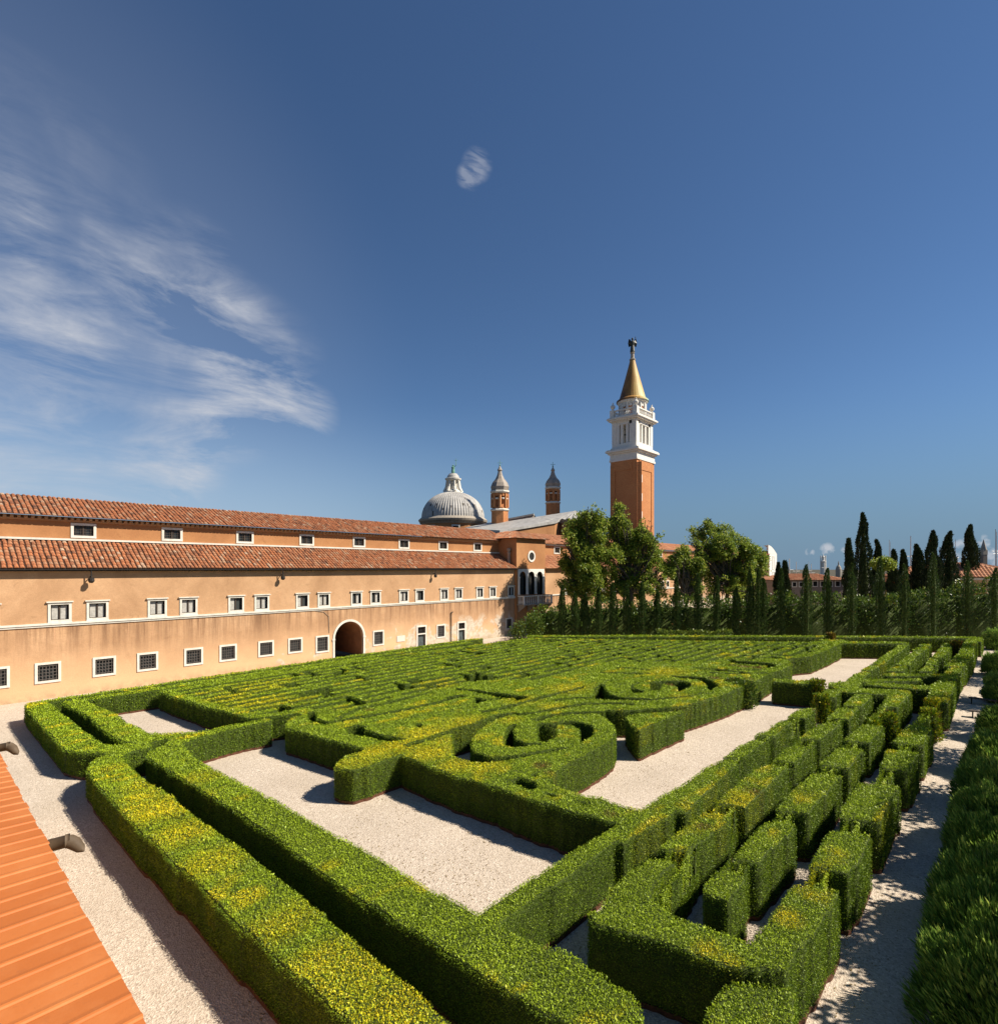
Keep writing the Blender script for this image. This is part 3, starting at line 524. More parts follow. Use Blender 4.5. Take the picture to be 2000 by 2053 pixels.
def build_hedge(l, name):
    cm = cellab == l; faces = []; seg = []
    for code_ in range(1, 16):
        s = cm & (code == code_)
        if not s.any(): continue
        poly = []; segs = []; out_e = None; seq = []
        for k in range(4):
            i_in = code_ >> k & 1; n_in = code_ >> ((k + 1) % 4) & 1
            if i_in: poly.append(('c', k))
            if i_in != n_in: poly.append(('e', k)); seq.append((k, i_in))
        cols = [(corner[k] if t == 'c' else edge[k])[s] for t, k in poly]; faces.append(np.stack(cols, 1))
        for q in range(len(seq)):
            k, leaving = seq[q]
            if leaving: seg.append(np.stack([edge[k][s], edge[seq[(q + 1) % len(seq)][0]][s]], 1))
    ids = np.unique(np.concatenate([f.ravel() for f in faces])); x, y, bd = vpos(ids)
    z = topz(x, y) - drop(x, y) - np.where(bd, .11, .06); V = [np.stack([x, y, z], 1)]
    F_ = []
    for f in faces: F_ += np.searchsorted(ids, f).tolist()
    n = len(ids); seg = np.concatenate(seg); bi = np.unique(seg); xb, yb, _ = vpos(bi); pos = np.searchsorted(ids, bi)
    # outward normal from the field's gradient
    ji = np.clip(((yb - GY0) / G).round().astype(int), 0, ny - 1); ii = np.clip(((xb - GX0) / G).round().astype(int), 0, nx - 1)
    nxn, nyn = -gxv[ji, ii], -gyv[ji, ii]; ln = np.hypot(nxn, nyn) + 1e-9; nxn, nyn = nxn / ln, nyn / ln
    bul = .0 + (lattice(xb, yb, .5, 31) - .5) * .05
    V.append(np.stack([xb + nxn * bul, yb + nyn * bul, z[pos] * .6], 1)); V.append(np.stack([xb, yb, np.full(len(bi), .10)], 1)); m = len(bi)
    A_, B_ = np.searchsorted(bi, seg[:, 0]), np.searchsorted(bi, seg[:, 1])
    F_ += np.stack([pos[B_], pos[A_], n + A_, n + B_], 1).tolist() + np.stack([n + B_, n + A_, n + m + A_, n + m + B_], 1).tolist()
    V = np.vstack(V)
    # leaves on top
    jj, iq = np.where(ins & (lab == l)); X, Y = gx[iq], gy[jj]; D = dist_w(X, Y)
    LL = np.clip((.0016 * D + .010), .037, .125); dens = 3.0 / LL ** 2 * G * G
    stp = stepm[jj, iq]; cnt = rng.poisson(dens * np.where(stp, 6, 1)); Xs = np.repeat(X, cnt) + rng.uniform(-.5, .5, cnt.sum()) * G; Ys = np.repeat(Y, cnt) + rng.uniform(-.5, .5, cnt.sum()) * G; Ls = np.repeat(LL, cnt)
    sr = np.repeat(stp, cnt); gg = np.stack([np.repeat(sgx[jj, iq], cnt), np.repeat(sgy[jj, iq], cnt), np.zeros(len(Xs))], 1)
    P1 = np.stack([Xs, Ys, topz(Xs, Ys) - .055 * rng.random(len(Xs)) - np.where(sr, .8 * rng.random(len(Xs)), drop(Xs, Ys))], 1); nr = rng.normal(size=(len(Xs), 3)) * (.7, .7, .3); N1 = nr + (0, 0, .7) + gg * sr[:, None] * .8; f1 = np.where(sr[:, None], gg * 1.3, (0, 0, 1.0))
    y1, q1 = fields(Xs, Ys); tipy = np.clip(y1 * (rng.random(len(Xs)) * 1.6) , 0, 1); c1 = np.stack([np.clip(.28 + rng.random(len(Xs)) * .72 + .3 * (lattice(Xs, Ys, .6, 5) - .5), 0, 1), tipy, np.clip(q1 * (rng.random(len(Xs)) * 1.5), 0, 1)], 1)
    L1 = Ls * rng.uniform(.7, 1.35, len(Ls)) * (1 + .8 * (rng.random(len(Ls)) < .04))
    # leaves on the sides
    xa, ya = xb[A_], yb[A_]; xc, yc = xb[B_], yb[B_]; sl = np.hypot(xc - xa, yc - ya); nxs, nys = (nxn[A_] + nxn[B_]) / 2, (nyn[A_] + nyn[B_]) / 2
    D = dist_w(xa, ya); LS = np.clip((.0016 * D + .010), .037, .125); facing = -(nxs * xa + nys * ya) / (np.hypot(xa, ya) + 1e-6)
    cnt = rng.poisson(2.6 / LS ** 2 * sl * 1.4 * np.where(facing > -.35, 1, .35)); t = rng.random(cnt.sum()); rp = lambda q: np.repeat(q, cnt)
    Xs = rp(xa) + t * rp(xc - xa); Ys = rp(ya) + t * rp(yc - ya); zt = topz(Xs, Ys) - drop(Xs, Ys); u = rng.random(len(Xs)); Zs = .11 + u * (zt - .14)
    nn = np.stack([rp(nxs), rp(nys), np.zeros(len(Xs))], 1); out = (.0 + .05 * rng.random(len(Xs)) + (lattice(Xs, Ys, .5, 31) - .5) * .05) [:, None]
    P2 = np.stack([Xs, Ys, Zs], 1) + nn * out; N2 = nn * .7 + (0, 0, .55) + rng.normal(size=(len(Xs), 3)) * .6; y2, q2 = fields(Xs, Ys)
    c2 = np.stack([np.clip(rng.random(len(Xs)) * .5 * (.6 + .8 * lattice(Xs + Ys, Zs * 1.5, .5, 9)), 0, 1), np.clip(y2 * .35 * rng.random(len(Xs)) * (u > .4), 0, 1), np.clip(q2 * rng.random(len(Xs)) * (.3 + u), 0, 1)], 1)  # older side growth, darkened further: shade of the sides put into leaf colour
    Ls2 = rp(LS) * rng.uniform(.7, 1.25, len(Xs))
    P = np.vstack([P1, P2]); Nn = np.vstack([N1, N2]); L = np.concatenate([L1, Ls2])
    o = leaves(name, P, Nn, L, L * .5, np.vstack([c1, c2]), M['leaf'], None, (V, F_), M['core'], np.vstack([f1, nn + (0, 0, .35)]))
    # rusty steel edging along the foot
    ev = np.vstack([np.stack([xb + nxn * .035, yb + nyn * .035, np.full(m, 0.0)], 1), np.stack([xb + nxn * .035, yb + nyn * .035, np.full(m, .13)], 1), np.stack([xb + nxn * .005, yb + nyn * .005, np.full(m, .13)], 1)])
    e = MB(); e.v = ev.tolist(); e.n = len(ev); e.f = np.stack([B_, A_, m + A_, m + B_], 1).tolist() + np.stack([m + B_, m + A_, 2 * m + A_, 2 * m + B_], 1).tolist(); e.c = [.5] * len(e.f)
    eo = e.build('steel_edging', M['rust'], o); return o, np.array([X.mean(), Y.mean()])
def pxv(X, Y):
    r, d = wc(X, Y); return 1000 + F * r / d, YH + F * 8.3 / d
SEEDS = [(('S', 300, 1600), 'long clipped hedge nearest the terracotta roof, its top dotted yellow'),
         (('S', 790, 1790), 'L-shaped clipped hedge bounding the near gravel court, one arm towards the maze'),
         (('3', 1000, 700), 'large dense box maze of narrow winding rows filling the middle of the garden'),
         (('5', 500, 500), 'wedge-shaped clipped hedge block standing alone on gravel beside the spiral'),
         (('S', 1400, 1275.4), 'long low hedge closing the far side of the maze in front of the slim cypresses'),
         (('9', 850, 545), 'dark-faced rectangular hedge block crossing the far gravel court'),
         (('7', 1450, 760), 'U-shaped nearest hedge at lower right with yellow tips beside the path'),
         (('7', 860, 240), 'notched clipped hedge row directly right of the hedge along the gravel court'),
         (('7', 1360, 300), 'notched clipped hedge row in the middle, left of the narrow gravel passage'),
         (('B', 1150, 260), 'notched clipped hedge row nearest the right-hand gravel path'),
         (('5', 1560, 730), 'short notched hedge beside the gravel court, before the dark crossing hedge'),
         (('8', 650, 600), 'hedge with a long crossing arm halfway down the rows, right of the dark block'),
         (('8', 1300, 620), 'hedge corner by the path with several parallel arms, halfway down the rows'),
         (('8', 900, 240), 'far end of the long hedge right of the farthest gravel court'),
         (('8', 1000, 310), 'far notched hedge row, second from the farthest gravel court'),
         (('8', 1270, 315), 'far notched hedge row, third from the farthest gravel court'),
         (('8', 1600, 270), 'far hedge row running along the end of the gravel path'),
         ]
print('components', len(comps))
seeds = {}
for p, lb in SEEDS:
    X, Y = T(*p); l = lab[int(round((Y - GY0) / G)), int(round((X - GX0) / G))]
    if l and l not in seeds: seeds[l] = lb
    else: print('seed miss', p, l)
ORD = ['first', 'second', 'third', 'fourth', 'fifth', 'sixth', 'seventh', 'eighth', 'ninth', 'tenth', 'eleventh', 'twelfth', 'thirteenth', 'fourteenth', 'fifteenth', 'sixteenth', 'seventeenth', 'eighteenth', 'nineteenth', 'twentieth',
       'twenty-first', 'twenty-second', 'twenty-third', 'twenty-fourth', 'twenty-fifth', 'twenty-sixth', 'twenty-seventh', 'twenty-eighth']
info = []
for l in comps:
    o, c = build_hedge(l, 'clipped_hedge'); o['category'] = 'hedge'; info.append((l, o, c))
rest = []
for l, o, c in info:
    if l in seeds: o['label'] = seeds[l]
    elif c[0] < -45.5: o['label'] = 'outer long straight hedge running parallel to the plastered wing, nearest the wall'
    elif c[0] < -43.5: o['label'] = 'inner long straight hedge beside the left gravel court, second from the wall'
    elif c[0] > -4 and c[1] < 15: o['label'] = 'hedge end at the bottom edge, just in front of the U-shaped hedge'
    elif c[0] > -4: o['label'] = 'hedge stretch beside the far path, just before the hedge end with parallel arms'
    elif c[0] > -6.5: o['label'] = 'thin free-standing hedge arm between two longer parallel arms, halfway down the rows'
    else: rest.append((o, c))
cols = {}
for o, c in rest:
    if c[0] > -12 and c[0] < -6.8 + 0 * c[1]: key = 'a'
    elif c[0] > -3.95: key = 'd'
    elif c[0] > -5.75: key = 'c'
    elif c[0] > -8.6: key = 'b'
    else: key = 'm'
    cols.setdefault(key, []).append((c[1], c[0], o))
TXT = {'a': '%s clipped hedge block from the near end along the gravel court', 'b': '%s clipped hedge block from the near end, second row off the court', 'c': '%s boxy hedge block from the near end, third row off the court',
       'd': '%s boxy hedge block from the near end beside the right-hand gravel path', 'm': '%s small loose hedge piece from the near end inside the maze'}
for k, v in cols.items():
    v.sort(key=lambda q: q[0])
    pass
    for i, (yv, xv, o) in enumerate(v): o['label'] = TXT[k] % (ORD[i] if i < len(ORD) else 'number %d' % (i + 1)); o['group'] = {'m': 'separate hedge pieces in the maze'}.get(k, 'clipped hedge blocks right of the gravel court')
# ---------------------------------------------------------------- ground
g = MB(); g.box(-54.5, 40, -30, 130, -.3, 0); tag(g.build('gravel_ground', M['gravel']), kind='structure')
g = MB(); g.box(-3000, 3000, -600, 6000, -.9, -.32); tag(g.build('ground', M['soil']), kind='structure')
# ---------------------------------------------------------------- the long dormitory wing
def wall_open(mb, X, Y0, Y1, Z0, Z1, ops, side=1, depth=.35):
    """wall face on plane X with real openings (ya, yb, za, zb, arched) and their reveals"""
    ys = {Y0, Y1}
    for ya, yb, za, zb, ar in ops:
        ys |= set(np.linspace(ya, yb, 17).tolist()) if ar else {ya, yb}
    ys = sorted(ys)
    def top(o, y):
        ya, yb, za, zb, ar = o
        if not ar: return zb
        r = (yb - ya) / 2; return zb - r + math.sqrt(max(r * r - (y - (ya + yb) / 2) ** 2, 0))
    for a, b in zip(ys[:-1], ys[1:]):
        if b - a < 1e-6: continue
        m = (a + b) / 2; act = sorted([o for o in ops if o[0] < m < o[1]], key=lambda o: o[2]); la = lb = Z0
        for o in act:
            if o[2] > la: mb.quad((X, a, la), (X, b, lb), (X, b, o[2]), (X, a, o[2]))
            la, lb = top(o, a), top(o, b)
            mb.quad((X, a, la), (X, b, lb), (X - depth * side, b, lb), (X - depth * side, a, la))
        mb.quad((X, a, la), (X, b, lb), (X, b, Z1), (X, a, Z1))
    for ya, yb, za, zb, ar in ops:
        zt = zb - (yb - ya) / 2 if ar else zb
        for y in (ya, yb): mb.quad((X, y, za), (X, y, zt), (X - depth * side, y, zt), (X - depth * side, y, za))
        mb.quad((X, ya, za), (X, yb, za), (X - depth * side, yb, za), (X - depth * side, ya, za))
def frame(mb, X, ya, yb, za, zb, t, out, cap=False, thick=.12):
    mb.box(X - thick, X + out, ya - t, ya, za - t, zb + t); mb.box(X - thick, X + out, yb, yb + t, za - t, zb + t)
    mb.box(X - thick, X + out - .003, ya, yb, zb, zb + t); mb.box(X - thick, X + out - .003, ya, yb, za - t, za)
    if cap: mb.box(X, X + out + .10, ya - t - .1, yb + t + .1, zb + t, zb + t + .09); mb.box(X, X + out + .05, ya - t - .03, yb + t + .03, za - t - .07, za - t)
def window(root, X, yc, wd, za, zb, kind, t=.17, name='window'):
    ya, yb = yc - wd / 2, yc + wd / 2; f = MB(); frame(f, X, ya, yb, za, zb, t, .07, kind == 'mid'); fo = f.build(name, M['stone'], root)
    p = MB(); p.quad((X - .2, ya, za), (X - .2, yb, za), (X - .2, yb, zb), (X - .2, ya, zb)); p.build('pane', M['glass'], fo)
    b = MB()
    if kind == 'low':
        n = 6; 
        for i in range(n): y = ya + (i + .5) * wd / n; b.box(X - .07, X - .04, y - .022, y + .022, za, zb)
        for i in range(5): z = za + (i + .5) * (zb - za) / 5; b.box(X - .04, X - .012, ya, yb, z - .022, z + .022)
        b.build('grille', M['grille'], fo)
    elif kind in ('mid', 'midb'):
        b.box(X - .16, X - .1, yc - .05, yc + .05, za, zb); b.box(X - .16, X - .1, ya, ya + .07, za, zb); b.box(X - .16, X - .1, yb - .07, yb, za, zb); b.box(X - .155, X - .105, ya, yb, zb - .07, zb)
        b.build('sash', M['wood'], fo)
        c = MB()
        for q in (ya + .09, yc + .07):
            w_ = wd / 2 - .17; h_ = (zb - za) * (1 if kind == 'mid' else .6)
            if random.random() < .65: c.quad((X - .18, q, za + .04), (X - .18, q + w_, za + .04), (X - .18, q + w_, za + h_ - .08), (X - .18, q, za + h_ - .08))
        if c.f: c.build('curtain', M['curtain'], fo)
    elif kind == 'up':
        for i in range(4): y = ya + (i + .5) * wd / 4; b.box(X - .1, X - .07, y - .015, y + .015, za, zb)
        for i in range(4): z = za + (i + .5) * (zb - za) / 4; b.box(X - .1, X - .07, ya, yb, z - .015, z + .015)
        b.box(X - .12, X - .06, yc - .06, yc + .06, za, zb); b.build('grille', M['wood'], fo)
    return fo
def barrel_roof(name, mt, Y0, Y1, xe, ze, xr, zr, root, pitch=.34, row=.46, mby=None):
    """overlapping half-round tiles from eave (xe, ze) up to ridge (xr, zr) along Y"""
    L = math.hypot(xr - xe, zr - ze); ux, uz = (xr - xe) / L, (zr - ze) / L; nx_, nz_ = -uz, ux
    if nz_ < 0: nx_, nz_ = -nx_, -nz_
    nr = max(1, int(L / row)); nc = int((Y1 - Y0) / pitch); rw = L / nr; mb = MB(); arc = [(-.5, 0), (-.38, .62), (0, 1.0), (.38, .62), (.5, 0)]
    for c in range(nc):
        y = Y0 + (c + .5) * pitch
        for r in range(nr):
            mb.col = min(.98, max(.02, random.gauss(.5, .22))); j = random.gauss(0, .012); s0, s1 = r * rw - .05, (r + 1) * rw + .03; v = []
            for s, sc, lift in ((s0, 1.0, .035), (s1, .84, .0)):
                for a, h in arc: n_ = h * .095 * sc + lift + j * h; v.append((xe + ux * s + nx_ * n_, y + a * pitch * .86 * sc + j, ze + uz * s + nz_ * n_))
            mb.add(v, [(i, i + 1, i + 6, i + 5) for i in range(4)] + [(0, 1, 2, 3, 4)])
    o = mb.build(name, mt, root); g = MB(); g.quad((xe, Y0, ze), (xe, Y1, ze), (xr, Y1, zr), (xr, Y0, zr)); g.build('roof_deck', M['tilebase'], root); return o
bld = tag(empty('dormitory_wing', (XW, 30, 0)), 'long peach plastered wing with two tiled roof tiers and white framed windows', 'building')
def adopt(root):
    bpy.context.view_layer.update()
    inv = root.matrix_world.inverted()
    for o in bpy.data.objects:
        if o.parent == root and 'kept' not in o: o.matrix_parent_inverse = inv; o['kept'] = 1
S7 = 10 / 7
Z1_ = lambda x, y: (x / 2.72, 950 + y / 2.72)
Z2_ = lambda x, y: (500 + x / 2.72, 950 + y / 2.72)
def rect(zf, a, b, t, m, X=XW):
    ya, _ = fw(*zf(a, t), X); yb, _ = fw(*zf(b, t), X); _, zt = fw(*zf((a + b) / 2, t), X); _, zb = fw(*zf((a + b) / 2, m), X); return ya, yb, zb, zt
low = [5.34, 7.85, 10.0, 12.54, 14.64, 17.18, 19.33]
ops, wins = [], []
for y in [3.15 - 2.3] + [3.25] + low: wins.append((y * S7, 1.24, 1.40, 2.64, 'low'))
wins.append((21.49 * S7, 1.26, 1.10, 2.60, 'low')); wins.append((26.54 * S7, 1.22, 1.10, 2.56, 'low')); wins.append((33.38 * S7, 1.18, 1.08, 2.52, 'low')); wins.append((42.83 * S7, 1.1, 1.1, 2.48, 'low'))
for y in (1.1, 2.9, 5.84, 7.53, 10.51, 12.25, 15.16, 16.89, 19.89, 21.61, 24.46, 26.26, 29.15, 30.90, 33.78, 35.60, 38.47, 40.33, 43.15): wins.append((y * S7, 1.12, 6.02, 7.20, 'mid'))
for yc, wd, za, zb, k in wins: ops.append((yc - wd / 2, yc + wd / 2, za, zb, False))
AR = ((23.80 - 1.28) * S7, (23.80 + 1.28) * S7, 0.0, 4.05, True); ops.append(AR)
doors = [(31.10 * S7, .62), (35.99 * S7, .58)]
for y, hw in doors: ops.append((y - hw, y + hw, 0, 2.62, False))
PVL, PVR = fw(1034.7, 1110)[0], fw(1093, 1110)[0]
BEG, EAVE = -6.0, 10.02
mb = MB(); wall_open(mb, XW, BEG, PVL, 0, EAVE, ops); mb.build('wall', M['wall'], bld)
for wv in wins: window(bld, XW, *wv)
c = MB(); c.box(XW, XW + .16, BEG, PVL, 5.66, 5.80); c.box(XW, XW + .09, BEG, PVL, 5.52, 5.66); c.build('string_course', M['stone'], bld)
c = MB(); c.box(XW, XW + .42, BEG, PVL, 9.80, 9.98); c.box(XW + .42, XW + .60, BEG, PVL, 9.90, 10.06); c.build('gutter', M['iron'], bld)
# arch frame, passage behind it
c = MB(); ym = (AR[0] + AR[1]) / 2; r0 = (AR[1] - AR[0]) / 2; zs = AR[3] - r0; r1 = r0 + .24
for y0, y1 in ((AR[0] - .24, AR[0]), (AR[1], AR[1] + .24)): c.box(XW - .1, XW + .08, y0, y1, 0, zs)
for k in range(24):
    a0, a1 = math.pi * k / 24, math.pi * (k + 1) / 24; q = [(XW + .08, ym + r * math.cos(a), zs + r * math.sin(a)) for r, a in ((r0, a0), (r1, a0), (r1, a1), (r0, a1))]
    c.quad(*q); c.quad(q[1], (XW - .1, *q[1][1:]), (XW - .1, *q[2][1:]), q[2]); c.quad(q[0], q[3], (XW - .1, *q[3][1:]), (XW - .1, *q[0][1:]))
for y in (AR[0] - .30, AR[1] - .02): c.box(XW - .1, XW + .12, y, y + .32, zs - .14, zs + .05)
c.build('arch_frame', M['stone'], bld)
c = MB(); D = 7.0; xb = XW - D
c.quad((XW - .3, AR[0], 0), (xb, AR[0], 0), (xb, AR[0], zs), (XW - .3, AR[0], zs)); c.quad((XW - .3, AR[1], 0), (xb, AR[1], 0), (xb, AR[1], zs), (XW - .3, AR[1], zs)); c.quad((xb, AR[0], 0), (xb, AR[1], 0), (xb, AR[1], AR[3]), (xb, AR[0], AR[3]))
for k in range(16):
    a0, a1 = math.pi * k / 16, math.pi * (k + 1) / 16; c.quad(*[(x, ym + r0 * math.cos(a), zs + r0 * math.sin(a)) for x, a in ((XW - .3, a0), (xb, a0), (xb, a1), (XW - .3, a1))])
c.build('passage_walls', M['passage'], bld)
c = MB(); c.box(XW - 2.6, XW - 2.5, AR[0] + .02, AR[0] + .9, 0, 2.3); c.build('passage_gate', M['iron'], bld)
for y, hw in doors:
    f = MB(); f.box(XW - .1, XW + .07, y - hw - .2, y - hw, 0, 2.82); f.box(XW - .1, XW + .07, y + hw, y + hw + .2, 0, 2.82); f.box(XW - .1, XW + .067, y - hw, y + hw, 2.62, 2.82); f.box(XW - .1, XW + .067, y - hw, y + hw, 1.66, 1.80); fo = f.build('doorway', M['stone'], bld)
    d = MB(); d.box(XW - .3, XW - .2, y - hw, y + hw, 0, 1.66); d.box(XW - .2, XW - .17, y - hw * .8, y - .05, .15, .8); d.box(XW - .2, XW - .17, y + .05, y + hw * .8, .15, .8); d.build('door_leaf', M['door'], fo)
    g = MB(); g.quad((XW - .25, y - hw, 1.8), (XW - .25, y + hw, 1.8), (XW - .25, y + hw, 2.62), (XW - .25, y - hw, 2.62)); g.build('pane', M['dark'], fo)
    g = MB()
    for i in range(5): q = y - hw + (i + .5) * hw * .4; g.box(XW - .1, XW - .07, q - .02, q + .02, 1.8, 2.62)
    for i in range(3): z = 1.93 + i * .28; g.box(XW - .07, XW - .05, y - hw, y + hw, z - .02, z + .02)
    g.build('grille', M['iron'], fo)
c = MB(); c.box(XW, XW + .06, 28.4 * S7, 29.26 * S7, 1.08, 1.80); c.build('plaque', M['plaque'], bld)
c = MB(); c.tube([(XW + .12, 34.6 * S7, 0), (XW + .12, 34.6 * S7, 4.15)], .06); c.tube([(XW + .12, 34.6 * S7, 4.15), (XW + .12, 34.85 * S7, 4.2)], .05); c.build('drain_pipe', M['iron'], bld)
c = MB(); c.tube([(XW + .04, 20.8 * S7, 5.5), (XW + .04, 21.6 * S7, 5.3), (XW + .04, 22.0 * S7, 4.8), (XW + .04, 22.05 * S7, 3.0)], .025, 6); c.build('wall_cable', M['stone2'], bld)
# lower roof, set-back upper wall, upper roof
XU = XW - 3.4
def kx(X, Z): return H + (Z - H) * (X / XW)
barrel_roof('lower_roof', M['tile'], BEG, PVL - .3, XW + .62, 10.04, XU, kx(XU, 12.18), bld)
c = MB(); c.box(XU, XU + .30, BEG, PVL, kx(XU, 12.20), kx(XU, 12.20) + .16); c.build('roof_flashing', M['stone'], bld)
ku = XU / XW; uw = []
for y in (-2.1, 2.41, 6.89, 11.32, 15.74, 20.22, 24.70, 29.17, 33.66, 38.16): uw.append((y * S7 * ku, 1.36, kx(XU, 12.62), kx(XU, 13.42), 'up'))
UE = kx(XU, 14.02); PVL2 = fw(990, 1080, XU)[0] + 2.6
mb = MB(); wall_open(mb, XU, BEG, PVL, kx(XU, 12.1), UE, [(y - wd / 2, y + wd / 2, a, b, False) for y, wd, a, b, k in uw]); mb.build('upper_wall', M['wall2'], bld)
for wv in uw: window(bld, XU, *wv, t=.2)
XR = XU - 4.4
barrel_roof('upper_roof', M['tile'], BEG, PVL + 2.2, XU + .65, UE + .02, XR, kx(XR, 15.50), bld)
c = MB()
for k in range(int((PVL - BEG) / .42)): y = BEG + k * .42; c.box(XU, XU + .42, y, y + .2, UE - .22, UE - .04)
c.box(XU, XU + .16, BEG, PVL, UE - .36, UE - .22); c.build('eave_corbels', M['wall3'], bld)
c = MB(); c.box(XU + .16, XU + .60, BEG, PVL, UE - .035, UE - .01); c.build('soffit', M['wood'], bld)
adopt(bld)
for px_, lb in ((490 / 2.72, 'nearest iron lamp bracket under the eaves of the long wing, far left'), (1530 / 2.72, 'middle iron lamp bracket under the eaves, left of the archway'), (500 + 1000 / 2.72, 'farthest iron lamp bracket under the eaves, right of the archway')):
    y = fw(px_, 1139)[0]; c = MB(); c.tube([(XW + .5, y, 9.85), (XW + .5, y, 9.45), (XW + .42, y, 9.3)], .05); c.tube([(XW, y, 9.3), (XW + .55, y, 9.42)], .04); c.lathe([(.05, 9.28), (.2, 9.2), (.22, 9.0), (.12, 8.86), (.02, 8.84)], 10, (XW + .5, y)); tag(c.build('wall_lamp', M['iron']), lb, 'lamp', 'lamp brackets under the eaves')
# ---------------------------------------------------------------- pavilion with triple arch and balcony
pav = tag(empty('pavilion', (XW, PVL, 0)), 'taller hip-roofed pavilion with round window, triple white arch and balcony', 'building')
def zz(x, y): return (980 + x / 8.495, 1050 + y / 8.495)
XP = XW + .35; y0, y1 = fw(*zz(468, 600), XP)[0], fw(*zz(958, 600), XP)[0]; ztop = fw(*zz(700, 258), XP)[1]
def pz(x, y): return fw(*zz(x, y), XP)
arches = [(pz(a, 900)[0], pz(b, 900)[0], pz(a, 1210)[1], pz(a, 815)[1], True) for a, b in ((513, 625), (662, 770), (806, 908))]
oc = pz(720, 555); ocr = .62
ww = pz(630, 1600), pz(780, 1690)
mb = MB(); wall_open(mb, XP, y0, y1, 0, ztop, arches + [(ww[0][0], ww[1][0], ww[1][1], ww[0][1], False), (ww[0][0], ww[1][0], 0, ww[1][1] - .35, False)], depth=.5)
for y in (y0, y1): mb.quad((XP, y, 0), (XP - 9, y, 0), (XP - 9, y, ztop), (XP, y, ztop))
mb.quad((XP - 9, y0, 0), (XP - 9, y1, 0), (XP - 9, y1, ztop), (XP - 9, y0, ztop)); mb.build('wall', M['wall2'], pav)
c = MB()                                                # white surround of the triple arch
A0, A1 = pz(490, 900)[0], pz(935, 900)[0]; zt_ = pz(500, 772)[1]; zb_ = arches[0][2]
wall_open(c, XP + .09, A0, A1, zb_, zt_, arches, depth=.5); c.quad((XP, A0, zb_), (XP, A0, zt_), (XP + .09, A0, zt_), (XP + .09, A0, zb_)); c.quad((XP, A0, zt_), (XP, A1, zt_), (XP + .09, A1, zt_), (XP + .09, A0, zt_)); c.quad((XP, A1, zb_), (XP, A1, zt_), (XP + .09, A1, zt_), (XP + .09, A1, zb_))
so = c.build('arch_surround', M['white'], pav)
for a in arches:
    c = MB(); c.quad((XP - .35, a[0], a[2]), (XP - .35, a[1], a[2]), (XP - .35, a[1], a[3]), (XP - .35, a[0], a[3])); wo = c.build('arched_window', M['glass'], pav)
    c = MB(); ym_ = (a[0] + a[1]) / 2
    for k in range(1, 4): y = a[0] + (a[1] - a[0]) * k / 4; c.box(XP - .33, XP - .29, y - .025, y + .025, a[2], a[3] - .15)
    for k in range(1, 7): z = a[2] + (a[3] - a[2]) * k / 7.5; c.box(XP - .325, XP - .295, a[0], a[1], z - .02, z + .02)
    c.build('glazing_bars', M['wood'], wo)
for i in range(4):
    y = (A0 + .16, (arches[0][1] + arches[1][0]) / 2, (arches[1][1] + arches[2][0]) / 2, A1 - .16)[i]; zc = arches[0][3] - (arches[0][1] - arches[0][0]) / 2
    c = MB(); c.lathe([(.17, zb_), (.17, zb_ + .15), (.13, zb_ + .25), (.12, zc - .35), (.13, zc - .3), (.2, zc - .05), (.2, zc)], 12, (XP + .14, y)); c.build('column', M['white'], pav)
c = MB()
for k in range(28):
    a0, a1 = 2 * math.pi * k / 28, 2 * math.pi * (k + 1) / 28; q = [(XP + .10, oc[0] + r * math.cos(a), oc[1] + r * math.sin(a)) for r, a in ((ocr, a0), (ocr + .27, a0), (ocr + .27, a1), (ocr, a1))]; c.quad(*q); c.quad(q[1], (XP, *q[1][1:]), (XP, *q[2][1:]), q[2]); c.quad(q[0], q[3], (XP, *q[3][1:]), (XP, *q[0][1:]))
ro = c.build('round_window', M['white'], pav)
c = MB(); c.add([(XP + .03, oc[0] + ocr * math.cos(2 * math.pi * k / 28), oc[1] + ocr * math.sin(2 * math.pi * k / 28)) for k in range(28)], [tuple(range(28))]); c.build('pane', M['glass'], ro)
c = MB()
for k in range(-2, 3): c.box(XP + .04, XP + .06, oc[0] + k * .24 - .015, oc[0] + k * .24 + .015, oc[1] - .5, oc[1] + .5); c.box(XP + .045, XP + .065, oc[0] - .5, oc[0] + .5, oc[1] + k * .24 - .015, oc[1] + k * .24 + .015)
c.build('grille', M['wood'], ro)
f = MB(); frame(f, XP, ww[0][0], ww[1][0], ww[1][1], ww[0][1], .16, .06); frame(f, XP, ww[0][0], ww[1][0], 0, ww[1][1] - .35, .16, .05); fo = f.build('doorway', M['stone'], pav)
c = MB(); c.box(XP - .4, XP - .3, ww[0][0], ww[1][0], 0, ww[0][1]); c.build('door_leaf', M['wood'], fo)
